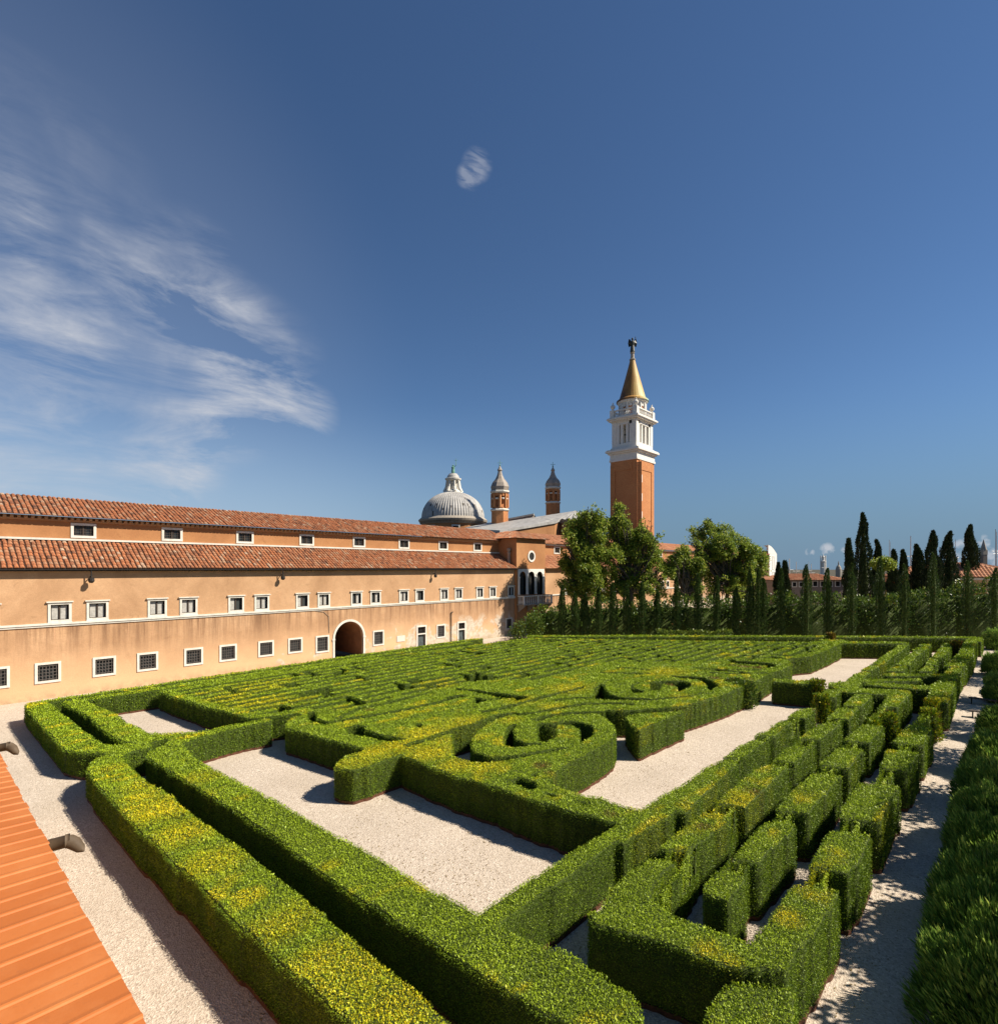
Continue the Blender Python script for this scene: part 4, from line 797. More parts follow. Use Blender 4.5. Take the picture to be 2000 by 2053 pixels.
# balcony
b0, b1 = pz(487, 1290)[0] - .05, pz(1005, 1290)[0] - .55; zr = pz(560, 1222)[1]; zf = pz(560, 1372)[1]; xo = XP + 1.25
bo = empty('balcony', (XP, b0, zf), 0); bo.parent = pav
c = MB(); c.box(XP, xo + .08, b0 - .08, b1 + .08, zf - .12, zf + .05); s_ = c.build('balcony_slab', M['stone2'], pav)
c = MB(); c.box(xo - .1, xo + .06, b0, b1, zr - .12, zr); c.box(XP, xo - .1, b0, b0 + .16, zr - .12, zr); c.box(XP, xo - .1, b1 - .16, b1, zr - .12, zr)
for y in (b0, b0 + (b1 - b0) * .48, b1 - .18): c.box(xo - .13, xo + .05, y + .003, y + .18, zf + .05, zr - .12)
n = 14
for k in range(n): y = b0 + .3 + (b1 - b0 - .6) * k / (n - 1); h_ = zr - zf - .17; c.lathe([(.05, zf + .05), (.06, zf + .1), (.085, zf + .05 + h_ * .3), (.04, zf + .05 + h_ * .7), (.06, zf + .05 + h_)], 8, (xo - .03, y))
for k in range(4): x = XP + .2 + k * .26; c.lathe([(.05, zf + .05), (.085, zf + .35), (.04, zf + .7), (.06, zr - .12)], 8, (x, b0 + .08)); c.lathe([(.05, zf + .05), (.085, zf + .35), (.04, zf + .7), (.06, zr - .12)], 8, (x, b1 - .08))
c.build('balustrade', M['white'], pav)
for k in range(4):
    c = MB(); y = b0 + .15 + (b1 - b0 - .5) * k / 3; c.add([(XP, y, zf - .12), (xo, y, zf - .12), (xo - .1, y, zf - .35), (XP, y, zf - 1.15), (XP, y + .24, zf - .12), (xo, y + .24, zf - .12), (xo - .1, y + .24, zf - .35), (XP, y + .24, zf - 1.15)], [(0, 1, 2, 3), (7, 6, 5, 4), (1, 5, 6, 2), (2, 6, 7, 3), (0, 4, 5, 1)])
    c.build('balcony_bracket', M['stone2'], pav)
bpy.data.objects.remove(bo, do_unlink=True)
# hip roof with tiles
def hip(name, root, x0, x1, ya, yb, ze, zp, mt, rl=0.0, ov=.55, tile=.34, col=None):
    """hip roof: x0 back, x1 front; ridge along X of length rl"""
    xm, ymm = (x0 + x1) / 2, (ya + yb) / 2; r0_, r1_ = xm - rl / 2, xm + rl / 2; mb = MB(); x0, x1, ya, yb = x0 - ov, x1 + ov, ya - ov, yb + ov
    faces = [((x1, ya), (x1, yb), (r1_, ymm), (r1_, ymm)), ((x0, ya), (x1, ya), (r1_, ymm), (r0_, ymm)), ((x1, yb), (x0, yb), (r0_, ymm), (r1_, ymm)), ((x0, yb), (x0, ya), (r0_, ymm), (r0_, ymm))]
    for a, b, c_, d_ in faces:
        a, b, c_, d_ = [np.array(q, float) for q in (a, b, c_, d_)]; n = max(2, int(np.linalg.norm(b - a) / tile)); rows = max(2, int(np.linalg.norm((c_ + d_) / 2 - (a + b) / 2) / .5)); L_ = np.linalg.norm(b - a); tdir = (b - a) / L_
        apd = (c_ + d_) / 2 - (a + b) / 2; run = abs(np.dot(apd, np.array([-tdir[1], tdir[0]]))); inw = apd - tdir * np.dot(apd, tdir); inw /= np.linalg.norm(inw); tc_, td_ = np.dot(c_ - a, tdir), np.dot(d_ - a, tdir)
        for k in range(n):
            t = (k + .5) * L_ / n; lim = run * min(1, t / max(td_, .01), (L_ - t) / max(L_ - tc_, .01)); m_ = max(1, int(rows * lim / run))
            for r in range(m_):
                s0, s1 = lim * r / m_, lim * (r + 1) / m_ + .03; mb.col = min(.98, max(.02, random.gauss(.5, .22))); v = []
                for s, q in ((s0 - .04, .03), (s1, 0)):
                    for e, h in ((-.46, 0), (0, .09), (.46, 0)): p = a + tdir * (t + e * L_ / n) + inw * s; v.append((p[0], p[1], ze + (zp - ze) * s / run + h + q))
                mb.add(v, [(0, 1, 4, 3), (1, 2, 5, 4), (0, 2, 1)])
    o = mb.build(name, mt, root); g = MB(); g.add([(x0, ya, ze - .02), (x1, ya, ze - .02), (x1, yb, ze - .02), (x0, yb, ze - .02), (r0_, ymm, zp - .02), (r1_, ymm, zp - .02)], [(0, 1, 5, 4), (1, 2, 5), (2, 3, 4, 5), (3, 0, 4), (0, 3, 2, 1)]); g.build('roof_deck', M['tilebase'], root); return o
hip('roof', pav, XP - 9, XP, y0, y1, ztop, ztop + 1.35, M['tile'], 2.5, .6)
adopt(pav)
c = MB(); yv = y0 - .25; xv = XP - 1.2
c.box(xv - .15, xv + .15, yv - .3, yv, kx(XW, 11.2) - .5, 12.2); c.lathe([(.22, 12.2), (.3, 12.4), (.2, 12.55)], 8, (xv, yv - .15)); c.lathe([(.12, 12.5), (.32, 12.8), (.34, 13.0), (.1, 13.1)], 8, (xv, yv - .15))
tag(c.build('chimney_pot', M['stone2']), 'thin grey stone chimney against the side of the pavilion above the roof', 'chimney')
# the wing going on beyond the pavilion
far = tag(empty('far_wing', (XW, y1, 0)), 'far plastered wing with tiled roofs half hidden behind the leafy trees', 'building')
FE = fw(1528, 1130)[0]; fo_, fu = [], []
for k in range(8):
    yy = (52.6 + k * 6.2) * S7 + 1.0
    for q in (0, 2.6): fo_.append((yy + q, 1.12, 6.02, 7.2, 'midb'))
    fo_.append((yy + 1, 1.2, 1.2, 2.6, 'low'))
fo_ = [q for q in fo_ if q[0] < FE - 2 and q[0] > y1 + 1]
nn_ = [(fw(963 / 1.0 + 0, 1100)[0])]
mb = MB(); wall_open(mb, XW, y1, FE, 0, EAVE, [(y - wd / 2, y + wd / 2, a, b, False) for y, wd, a, b, k in fo_]); mb.quad((XW, FE, 0), (XW - 8, FE, 0), (XW - 8, FE, UE), (XW, FE, EAVE)); mb.build('wall', M['wall'], far)
for q in fo_: window(far, XW, *q)
barrel_roof('lower_roof', M['farroof'], y1, FE, XW + .62, 10.04, XU, kx(XU, 12.18), far, .5, .6)
fu = [(fw(px__, 1102, XU)[0], 1.4, kx(XU, 12.62), kx(XU, 13.42), 'up') for px__ in (1116, 1148, 1182, 1323, 1394)]
mb = MB(); wall_open(mb, XU, y1, FE, kx(XU, 12.1), UE, [(y - .7, y + .7, a, b, False) for y, wd, a, b, k in fu]); mb.build('upper_wall', M['wall2'], far)
for q in fu: window(far, XU, *q, t=.22)
barrel_roof('upper_roof', M['farroof'], y1, FE, XU + .65, UE + .02, XR, kx(XR, 15.50), far, .5, .6)
c = MB(); c.box(XU, XU + .3, y1, FE, UE - .3, UE - .04); c.box(XW, XW + .14, y1, FE, 5.6, 5.78); c.build('cornice', M['stone'], far)
adopt(far)
# ---------------------------------------------------------------- bell tower
def scale_at(d): return d / F
DT = 134.0; SCT = DT / F
cx_, cy_, _ = at(1276, 1000, DT)                          # the corner towards the camera
SW = 8.7; tx0, tx1, ty0, ty1 = cx_ - SW * .84, cx_, cy_, cy_ + SW * 1.05; tcx, tcy = (tx0 + tx1) / 2, (ty0 + ty1) / 2
def tz(y): return at(1276, 650 + y / 4.544, DT)[2]         # height from rows of the enlarged tower
tow = tag(empty('bell_tower', (tcx, tcy, 0)), 'tall square brick bell tower with white belfry and green copper spire', 'tower')
def sq(mb, e, z0, z1): mb.box(tx0 - e, tx1 + e, ty0 - e, ty1 + e, z0, z1)
zA, zB, zC_, zD, zE, zF = tz(1225), tz(1120), tz(835), tz(750), tz(640), tz(255)
mb = MB(); sq(mb, 0, 0, zA)
for (a, b) in ((.0, 1.3), (SW - 1.15, SW)):                # corner strips
    mb.box(tx1, tx1 + .14, ty0 + a, ty0 + b, 0, zA - .8); mb.box(tx0 + a, tx0 + b, ty0 - .14, ty0, 0, zA - .8)
mb.box(tx1, tx1 + .12, ty0 + 1.3, ty1 - 1.2, zA - 2.4, zA); mb.box(tx0 + 1.3, tx1 - 1.2, ty0 - .12, ty0, zA - 2.4, zA); mb.build('brick_shaft', M['brick'], tow)
for yy in (1395, 1567, 1735):
    z = at(1282, 650 + yy / 4.544, DT)[2]; yc = ty0 + 2.1; f = MB(); f.box(tx1, tx1 + .18, yc - .45, yc + .45, z - .95, z - .6); f.box(tx1, tx1 + .18, yc - .45, yc - .2, z - .6, z + .65); f.box(tx1, tx1 + .18, yc + .2, yc + .45, z - .6, z + .65); f.box(tx1, tx1 + .18, yc - .45, yc + .45, z + .65, z + .95)
    fo2 = f.build('window', M['white'], tow); c = MB(); c.box(tx1 + .01, tx1 + .03, yc - .2, yc + .2, z - .6, z + .65); c.build('pane', M['dark'], fo2)
mb = MB(); sq(mb, .25, zA, zA + .5); sq(mb, .12, zA + .5, zA + 1.9); sq(mb, .55, zA + 1.9, zA + 2.3); sq(mb, 1.0, zA + 2.3, zA + 2.75); sq(mb, .8, zA + 2.75, zA + 3.0); mb.build('lower_cornice', M['white'], tow)
# belfry: open three-light sides
e = -.35; bx0, bx1, by0, by1 = tx0 - e, tx1 + e, ty0 - e, ty1 + e; z0 = zA + 3.0; z1 = zC_ - .6; zo0, zo1 = tz(1060), tz(885); W_ = by1 - by0
mb = MB(); mb.box(bx0 - .35, bx1 + .35, by0 - .35, by1 + .35, z0, z0 + .5); mb.box(bx0 - .1, bx1 + .1, by0 - .1, by1 + .1, z0 + .5, zo0)
def pier(a0, a1, side):
    if side == 0: mb.box(bx0 + a0, bx0 + a1, by0, by0 + .9, zo0, z1)
    elif side == 1: mb.box(bx1 - .9, bx1, by0 + a0, by0 + a1, zo0, z1)
    elif side == 2: mb.box(bx0 + a0, bx0 + a1, by1 - .9, by1, zo0, z1)
    else: mb.box(bx0, bx0 + .9, by0 + a0, by0 + a1, zo0, z1)
mb.box(bx0 + .003, bx0 + 1.9, by0 + .003, by0 + 1.9, zo0, z1); mb.box(bx1 - 1.9, bx1, by0, by0 + 1.9, zo0, z1); mb.box(bx0, bx0 + 1.9, by1 - 1.9, by1, zo0, z1); mb.box(bx1 - 1.9, bx1, by1 - 1.9, by1, zo0, z1)
for x in (bx0, bx1 - 1.1): 
    for y in (by0, by1 - 1.1): mb.box(x - .12 * (x == bx0), x + 1.1 + .12 * (x != bx0), y - .12 * (y == by0), y + 1.1 + .12 * (y != by0), zo0, z1)
mb.box(bx0, bx1, by0, by1, zo1, z1); mb.build('belfry', M['white'], tow)
for side in range(4):
    for a in (W_ * .39, W_ * .61):
        c = MB()
        p_ = {0: (bx0 + a * (bx1 - bx0) / (by1 - by0), by0 + .45), 1: (bx1 - .45, by0 + a), 2: (bx0 + a * (bx1 - bx0) / (by1 - by0), by1 - .45), 3: (bx0 + .45, by0 + a)}[side]
        c.box(p_[0] - .32, p_[0] + .32, p_[1] - .32, p_[1] + .32, zo0, zo1); c.build('belfry_pier', M['white'], tow)
c = MB(); c.lathe([(1.5, zo0 + .6), (1.45, zo0 + .9), (1.0, zo0 + 1.6), (.85, zo0 + 2.6), (.3, zo0 + 2.9)], 16, (tcx, tcy)); c.box(bx0 + 1, bx1 - 1, tcy - .2, tcy + .2, zo0 + 3.0, zo0 + 3.4); c.box(tcx - .2, tcx + .2, by0 + 1, by1 - 1, zo0 + 3.41, zo0 + 3.8); c.build('bell', M['bronze'], tow)
mb = MB(); sq(mb, -.1, z1, z1 + .35); sq(mb, .45, z1 + .35, z1 + .7); sq(mb, .75, z1 + .7, z1 + 1.05); sq(mb, .55, z1 + 1.05, z1 + 1.25); mb.build('upper_cornice', M['white'], tow)
zb0 = z1 + 1.25; zb1 = zb0 + 1.9; mb = MB()
for (xa, xb_, ya, yb_) in ((tx0, tx1, ty0, ty0 + .4), (tx0, tx1, ty1 - .4, ty1), (tx0, tx0 + .4, ty0 + .4, ty1 - .4), (tx1 - .4, tx1, ty0 + .4, ty1 - .4)):
    mb.box(xa, xb_, ya, yb_, zb0, zb0 + .35); mb.box(xa, xb_, ya, yb_, zb1 - .3, zb1)
for x in (tx0 + .4, tx1 - .4):
    for y in (ty0 + .4, ty1 - .4): mb.box(x - .55, x + .55, y - .55, y + .55, zb0 + .003, zb1 + .1)
for k in range(14):
    t = .12 + .76 * k / 13
    for x, y in ((tx0 + SW * .84 * t, ty0 + .2), (tx1 - .2, ty0 + SW * t)): mb.lathe([(.1, zb0 + .35), (.17, zb0 + .8), (.08, zb1 - .5), (.12, zb1 - .3)], 6, (x, y))
mb.build('balustrade', M['white'], tow)
for x in (tx0 + .4, tx1 - .4):
    for y in (ty0 + .4, ty1 - .4):
        c = MB(); c.lathe([(.35, zb1 + .1), (.2, zb1 + .35), (.55, zb1 + .8), (.6, zb1 + 1.2), (.35, zb1 + 1.55), (.12, zb1 + 1.7), (.2, zb1 + 1.95), (.03, zb1 + 2.2)], 12, (x, y)); c.build('urn', M['white'], tow)
rd = 3.05; zd1 = zE - .2
mb = MB(); mb.lathe([(rd, zb0), (rd, zd1)], 32, (tcx, tcy)); mb.build('drum', M['brick'], tow)
mb = MB()
for k in range(12):
    a = 2 * math.pi * (k + .15) / 12; mb.tube([(tcx + (rd + .1) * math.cos(a), tcy + (rd + .1) * math.sin(a), zb0), (tcx + (rd + .1) * math.cos(a), tcy + (rd + .1) * math.sin(a), zd1)], .38, 6)
mb.lathe([(rd + .3, zd1 - .9), (rd + .35, zd1 - .5), (rd + .7, zd1 - .35), (rd + .75, zd1)], 32, (tcx, tcy)); mb.build('pilasters_ring', M['white'], tow)
for k in range(12):
    a = 2 * math.pi * (k + .65) / 12; c = MB(); p_ = np.array((tcx + (rd + .05) * math.cos(a), tcy + (rd + .05) * math.sin(a))); n_ = np.array((math.cos(a), math.sin(a))); t_ = np.array((-n_[1], n_[0])); zc = (zb0 + 1.9 + zd1) / 2
    pts = []
    for q in range(12):
        b = 2 * math.pi * q / 12; pts += [(*(p_ + t_ * .42 * math.cos(b) + n_ * .12), zc + .42 * math.sin(b))]
    c.add(pts, [tuple(range(12))]); c.build('roundel', M['white'], tow)
prof = [(rd + 1.0, zd1), (rd + .95, zd1 + .35), (rd + .25, zd1 + .9)]; ztip = zF + .3
for k in range(1, 9): t = k / 8; prof.append(((rd + .25) * (1 - t) ** 1.04 + .62 * t, zd1 + .9 + (ztip - zd1 - .9) * t))
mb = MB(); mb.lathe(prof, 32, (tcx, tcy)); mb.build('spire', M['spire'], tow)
mb = MB(); mb.lathe([(.75, ztip - .1), (.8, ztip + .2), (.5, ztip + .4), (.42, ztip + 1.6), (.62, ztip + 1.8), (.5, ztip + 2.0)], 14, (tcx, tcy)); mb.build('spire_cap', M['stone2'], tow)
zs_ = ztip + 1.7; mb = MB(); tq = MB()                              # winged bronze figure
mb.lathe([(.45, zs_), (.62, zs_ + .5), (.5, zs_ + 1.4), (.42, zs_ + 2.0), (.55, zs_ + 2.7), (.5, zs_ + 3.1), (.2, zs_ + 3.3), (.17, zs_ + 3.4), (.26, zs_ + 3.6), (.27, zs_ + 3.8), (.15, zs_ + 4.0)], 10, (tcx, tcy))
for sgn in (-1, 1):
    u = np.array((CA, SA)) * sgn; b = np.array((tcx, tcy)); P_ = lambda r, z: (*(b + u * r), z)
    mb.add([P_(.2, zs_ + 2.0), P_(.95, zs_ + 1.6), P_(1.15, zs_ + 2.6), P_(.95, zs_ + 3.7), P_(.55, zs_ + 3.6), P_(.3, zs_ + 3.0), (P_(.5, 0)[0] + .25, P_(.5, 0)[1] - .2, zs_ + 2.7)], [(0, 1, 2, 6), (2, 3, 4, 6), (4, 5, 0, 6), (0, 5, 4, 3, 2, 1)])
mb.tube([(tcx + .45 * CA, tcy + .45 * SA, zs_ + 3.0), (tcx + .8 * CA, tcy + .8 * SA, zs_ + 3.6), (tcx + .75 * CA, tcy + .75 * SA, zs_ + 4.3)], [.14, .11, .07], 6)
mb.build('angel_statue', M['bronze'], tow); adopt(tow)
# ---------------------------------------------------------------- church
DC = 150.0
def d3(x, y, d): X, Y, Z = at(800 + x / 3.1733, 900 + y / 3.1733, d); return X, Y, Z
dome = tag(empty('church_dome', d3(343, 455, DC)), 'large ribbed pale lead dome with arcaded lantern and green statue', 'dome')
X0, Y0_, ZB = d3(343, 462, DC); m_ = DC / F / 3.1733; Rd = 196 * m_; zt2 = d3(343, 275, DC)[2]
mb = MB(); prof = []; hgt = zt2 - ZB
for k in range(17):
    a = math.pi / 2 * k / 16; prof.append((Rd * math.cos(a) ** .92 if k < 16 else Rd * .16, ZB + .8 + (hgt - .8) * math.sin(a) * 1.0))
seg = 144; vs_ = []
for i, (r, z) in enumerate(prof):
    for k in range(seg): a = 2 * math.pi * k / seg; q = r + (.16 if k % 2 else 0); vs_.append((X0 + q * math.cos(a), Y0_ + q * math.sin(a), z))
for i in range(16):
    for k in range(seg): mb.col = .95 if (random.random() < (.16 if i in (2, 3, 4) else .02)) else .4; mb.add([vs_[i * seg + k], vs_[i * seg + (k + 1) % seg], vs_[(i + 1) * seg + (k + 1) % seg], vs_[(i + 1) * seg + k]], [(0, 1, 2, 3)])
mb.build('dome_shell', M['lead'], dome)
mb = MB(); mb.lathe([(Rd - .1, 8), (Rd - .1, ZB - 1.0)], 48, (X0, Y0_)); mb.build('drum', M['wall2'], dome)
mb = MB(); mb.lathe([(Rd, ZB - 1.0), (Rd + .2, ZB - .6), (Rd + .8, ZB - .3), (Rd + 1.0, ZB + .2), (Rd + .3, ZB + .85)], 64, (X0, Y0_))
for k in range(64): a = 2 * math.pi * k / 64; mb.ball((X0 + (Rd + .45) * math.cos(a), Y0_ + (Rd + .45) * math.sin(a), ZB - .62), .17, 5)
mb.build('cornice', M['stone2'], dome)
for k in range(8):
    a = -math.pi / 2 + .12 + math.pi / 4 * k + 1.05 * 0; n_ = np.array((math.cos(a), math.sin(a))); t_ = np.array((-n_[1], n_[0])); p_ = np.array((X0, Y0_)) + n_ * (Rd - .02); f = MB(); zc = ZB - 3.0
    q = lambda s, z, o: (*(p_ + t_ * s + n_ * o), z)
    f.add([q(-1.1, zc - 1.9, .12), q(1.1, zc - 1.9, .12), q(1.1, zc + 1.5, .12), q(-1.1, zc + 1.5, .12), q(-.75, zc - 1.9, .13), q(.75, zc - 1.9, .13), q(.75, zc + 1.15, .13), q(-.75, zc + 1.15, .13)], [(0, 1, 5, 4), (1, 2, 6, 5), (2, 3, 7, 6), (3, 0, 4, 7)]); fo3 = f.build('window', M['stone'], dome)
    c = MB(); c.quad(q(-.75, zc - 1.9, .05), q(.75, zc - 1.9, .05), q(.75, zc + 1.15, .05), q(-.75, zc + 1.15, .05)); c.build('pane', M['dark'], fo3)
zl = zt2 - .3; zl1 = d3(343, 195, DC)[2]; rl = 40 * m_; mb = MB()
mb.lathe([(rl * 1.55, zl), (rl * 1.5, zl + .4), (rl * 1.05, zl + .9)], 24, (X0, Y0_))
for k in range(8):
    a = 2 * math.pi * (k + .3) / 8; n_ = (math.cos(a), math.sin(a)); mb.tube([(X0 + n_[0] * rl * 1.45, Y0_ + n_[1] * rl * 1.45, zl + .3), (X0 + n_[0] * rl * 1.1, Y0_ + n_[1] * rl * 1.1, zl + 1.6), (X0 + n_[0] * rl * .95, Y0_ + n_[1] * rl * .95, zl1)], [.42, .36, .3], 6)
mb.lathe([(rl * 1.0, zl1 - .4), (rl * 1.25, zl1 - .1), (rl * 1.3, zl1 + .25), (rl * 1.0, zl1 + .4)], 24, (X0, Y0_)); mb.lathe([(rl * .55, zl), (rl * .55, zl1)], 12, (X0, Y0_)); mb.build('lantern', M['stone'], dome)
mb = MB(); zl2 = d3(343, 160, DC)[2]; mb.lathe([(rl * 1.0, zl1 + .4), (rl * .9, zl1 + 1.0), (rl * .6, zl1 + 1.6), (rl * .25, zl2), (.12, zl2 + .2)], 20, (X0, Y0_)); mb.build('lantern_cap', M['lead'], dome)
mb = MB(); zq = zl2 + .1; mb.lathe([(.35, zq), (.5, zq + .5), (.4, zq + 1.3), (.5, zq + 1.8), (.2, zq + 2.0), (.28, zq + 2.25), (.05, zq + 2.5)], 8, (X0, Y0_)); mb.tube([(X0, Y0_, zq + 1.6), (X0 + .6, Y0_ + .5, zq + 2.3), (X0 + .6, Y0_ + .5, zq + 4.2)], [.16, .1, .04], 5); mb.tube([(X0 + .25, Y0_ + .15, zq + 3.7), (X0 + 1.0, Y0_ + .85, zq + 3.7)], .05, 5); mb.build('statue', M['green'], dome); adopt(dome)
def turret(px_, w0, yb_, lb, d):
    x, y, _ = d3(px_, 400, d); m2 = d / F / 3.1733; k = w0 / 118.0; Z = lambda q: d3(px_, q, d)[2]
    y0 = yb_; tt = lambda q: Z(y0 - (475 - q) * k); r = 57 * m2 * k
    root = tag(empty('church_turret', (x, y, 0)), lb, 'turret', 'onion-capped brick turrets of the church')
    mb = MB(); mb.lathe([(r, tt(560)), (r, tt(392))], 8, (x, y), True, 0, A); mb.lathe([(r * .92, tt(380)), (r * .92, tt(372))], 8, (x, y), True, 0, A)
    for q in range(8): a = 2 * math.pi * q / 8 + A; mb.tube([(x + r * .86 * math.cos(a), y + r * .86 * math.sin(a), tt(372)), (x + r * .86 * math.cos(a), y + r * .86 * math.sin(a), tt(285))], r * .17, 6)
    mb.lathe([(r * .93, tt(300)), (r * .93, tt(280))], 8, (x, y), True, 0, A); mb.lathe([(r * .45, tt(372)), (r * .45, tt(290))], 8, (x, y)); mb.build('brick_shaft', M['brick'], root)
    mb = MB(); mb.lathe([(r * 1.05, tt(395)), (r * 1.14, tt(388)), (r * 1.0, tt(380))], 8, (x, y), True, 0, A); mb.lathe([(r * 1.0, tt(282)), (r * 1.15, tt(274)), (r * 1.12, tt(266)), (r * .9, tt(262))], 8, (x, y), True, 0, A)
    mb.lathe([(r * .95, tt(320)), (r * .97, tt(316)), (r * .95, tt(312))], 8, (x, y), True, 0, A); mb.build('stone_band', M['stone'], root)
    mb = MB(); mb.lathe([(r * .95, tt(262)), (r * 1.02, tt(240)), (r * .85, tt(215)), (r * .5, tt(190)), (r * .3, tt(165)), (r * .2, tt(140)), (r * .28, tt(132)), (r * .14, tt(118)), (r * .05, tt(105))], 16, (x, y), False, .07); mb.build('onion_cap', M['lead2'], root)
    mb = MB(); mb.tube([(x, y, tt(112)), (x, y, tt(68))], .05, 5); mb.tube([(x - .6 * CA, y - .6 * SA, tt(86)), (x + .6 * CA, y + .6 * SA, tt(86))], .05, 5); mb.ball((x, y, tt(100)), .2, 8); mb.build('weather_vane', M['green'], root); adopt(root)
turret(640, 118, 478, 'nearer and taller brick turret with grey onion cap, left of the tower', 128)
turret(977, 96, 415, 'smaller brick turret with onion cap, rising behind the pale apse roof', 140)
# choir, nave and apse under pale lead roofs
ch = tag(empty('church', d3(900, 520, 126)), 'ochre church walls with pale lead roof and rounded apse behind the wing', 'church')
ax, ay, az_ = d3(1118, 455, 122); zap = d3(1118, 392, 122)[2]; ra = 150 * 122 / F / 3.1733; zev = d3(1118, 462, 122)[2]
mb = MB(); n = 28; top = (ax, ay, zap)
for k in range(n):
    a0, a1 = 2 * math.pi * k / n, 2 * math.pi * (k + 1) / n; am = (a0 + a1) / 2; P_ = lambda a, r, z: (ax + r * math.cos(a), ay + r * math.sin(a), z)
    mb.add([P_(a0, ra + .5, zev), P_(am, ra + .5, zev + .22), P_(a1, ra + .5, zev), top], [(0, 1, 3), (1, 2, 3)])
mb.build('apse_roof', M['lead'], ch)
mb = MB(); mb.lathe([(ra, 5), (ra, zev - .8)], 28, (ax, ay)); mb.build('apse_wall', M['wall2'], ch)
mb = MB(); mb.lathe([(ra + .1, zev - .8), (ra + .45, zev - .3), (ra + .6, zev - .02), (ra + .4, zev + .02)], 36, (ax, ay))
for k in range(44): a = 2 * math.pi * k / 44; mb.ball((ax + (ra + .3) * math.cos(a), ay + (ra + .3) * math.sin(a), zev - .55), .2, 5)
mb.build('cornice', M['stone2'], ch)
for k in range(12):
    a = 2 * math.pi * k / 12 + .25; c = MB(); t_ = np.array((-math.sin(a), math.cos(a))); n_ = np.array((math.cos(a), math.sin(a))); b = np.array((ax, ay))
    c.prism([tuple(b + n_ * (ra - .1) + t_ * .7), tuple(b + n_ * (ra + .5) + t_ * .7), tuple(b + n_ * (ra + .5) - t_ * .7), tuple(b + n_ * (ra - .1) - t_ * .7)], 5, zev - .9); c.build('buttress', M['wall3'], ch)
def slab(name, A_, B_, C2, D_, th, m, root, drop=0.0, wallm=None):
    P_ = [np.array(q) for q in (A_, B_, C2, D_)]; mb = MB(); mb.add([*P_, *[p - (0, 0, th) for p in P_]], [(0, 1, 2, 3), (7, 6, 5, 4), (0, 4, 5, 1), (1, 5, 6, 2), (2, 6, 7, 3), (3, 7, 4, 0)]); mb.build(name, m, root)
    if wallm: w_ = MB(); c = sum(P_) / 4; Q = [c + (p - c) * (.95, .95, 1) for p in P_]; w_.add([*[q - (0, 0, th + .01) for q in Q], *[(q[0], q[1], 5) for q in Q]], [(0, 4, 5, 1), (1, 5, 6, 2), (2, 6, 7, 3), (3, 7, 4, 0)]); w_.build('choir_wall', wallm, root)
slab('choir_roof', d3(405, 505, 128), d3(640, 518, 108), d3(1000, 458, 116), d3(1110, 395, 124), .5, M['lead'], ch, wallm=M['wall2'])
slab('transept_roof', d3(420, 500, 140), d3(560, 512, 132), d3(640, 480, 138), d3(600, 462, 148), .5, M['lead'], ch, wallm=M['wall2'])
gx_ = [d3(692, 440, 136), d3(860, 412, 136), d3(868, 430, 136), d3(700, 475, 136)]
slab('gable_roof', d3(690, 442, 134), d3(855, 410, 134), d3(868, 428, 140), d3(720, 455, 142), .4, M['lead'], ch, wallm=M['stone2'])
adopt(ch)
# white-walled end block and the low grey building beyond the hedge
def q4(x, y, d): X, Y, Z = at(1350 + x / 2.93, 950 + y / 2.93, d); return np.array((X, Y, Z))
def frontbox(name, x0, x1, ytop, ybot, d, depth, m, root, skew=0.0):
    a, b = q4(x0, ybot, d), q4(x1, ybot, d + skew); zt = q4(x0, ytop, d)[2]; u = (b - a)[:2]; u /= np.linalg.norm(u); n_ = np.array((-u[1], u[0])); mb = MB()
    P_ = [a[:2], b[:2], b[:2] + n_ * depth, a[:2] + n_ * depth]; mb.prism([tuple(p) for p in P_], 0, zt); return mb.build(name, m, root), a, b, u, n_, zt
def faceframe(name, root, a, u, n_, s, zc, w_, h_, m1, m2, t=.16):
    p = a[:2] + u * s; q = lambda x, z, o: (*(p + u * x - n_ * o), z)
    f = MB(); W2, H2 = w_ / 2, h_ / 2
    f.add([q(-W2 - t, zc - H2 - t, .08), q(W2 + t, zc - H2 - t, .08), q(W2 + t, zc + H2 + t, .08), q(-W2 - t, zc + H2 + t, .08), q(-W2, zc - H2, .08), q(W2, zc - H2, .08), q(W2, zc + H2, .08), q(-W2, zc + H2, .08)], [(0, 1, 5, 4), (1, 2, 6, 5), (2, 3, 7, 6), (3, 0, 4, 7)])
    f.add([q(-W2 - t, zc - H2 - t, .08), q(W2 + t, zc - H2 - t, .08), q(W2 + t, zc + H2 + t, .08), q(-W2 - t, zc + H2 + t, .08), q(-W2 - t, zc - H2 - t, 0), q(W2 + t, zc - H2 - t, 0), q(W2 + t, zc + H2 + t, 0), q(-W2 - t, zc + H2 + t, 0)], [(0, 4, 5, 1), (1, 5, 6, 2), (2, 6, 7, 3), (3, 7, 4, 0)])
    fo = f.build(name, m1, root); c = MB(); c.quad(q(-W2, zc - H2, .03), q(W2, zc - H2, .03), q(W2, zc + H2, .03), q(-W2, zc + H2, .03)); c.build('pane', m2, fo)
eb = tag(empty('end_block', tuple(q4(585, 640, 150))), 'narrow white-faced block with curved roof at the end of the far wing', 'building')
pe0 = q4(562, 640, 150); ye1 = fw(1350 + 606 / 2.93, 1150, pe0[0])[0]; zt = q4(585, 470, 152)[2]; mb = MB(); mb.box(pe0[0] - 6, pe0[0], pe0[1], ye1, 0, zt); mb.build('wall', M['white'], eb); n_ = np.array((-1.0, 0))
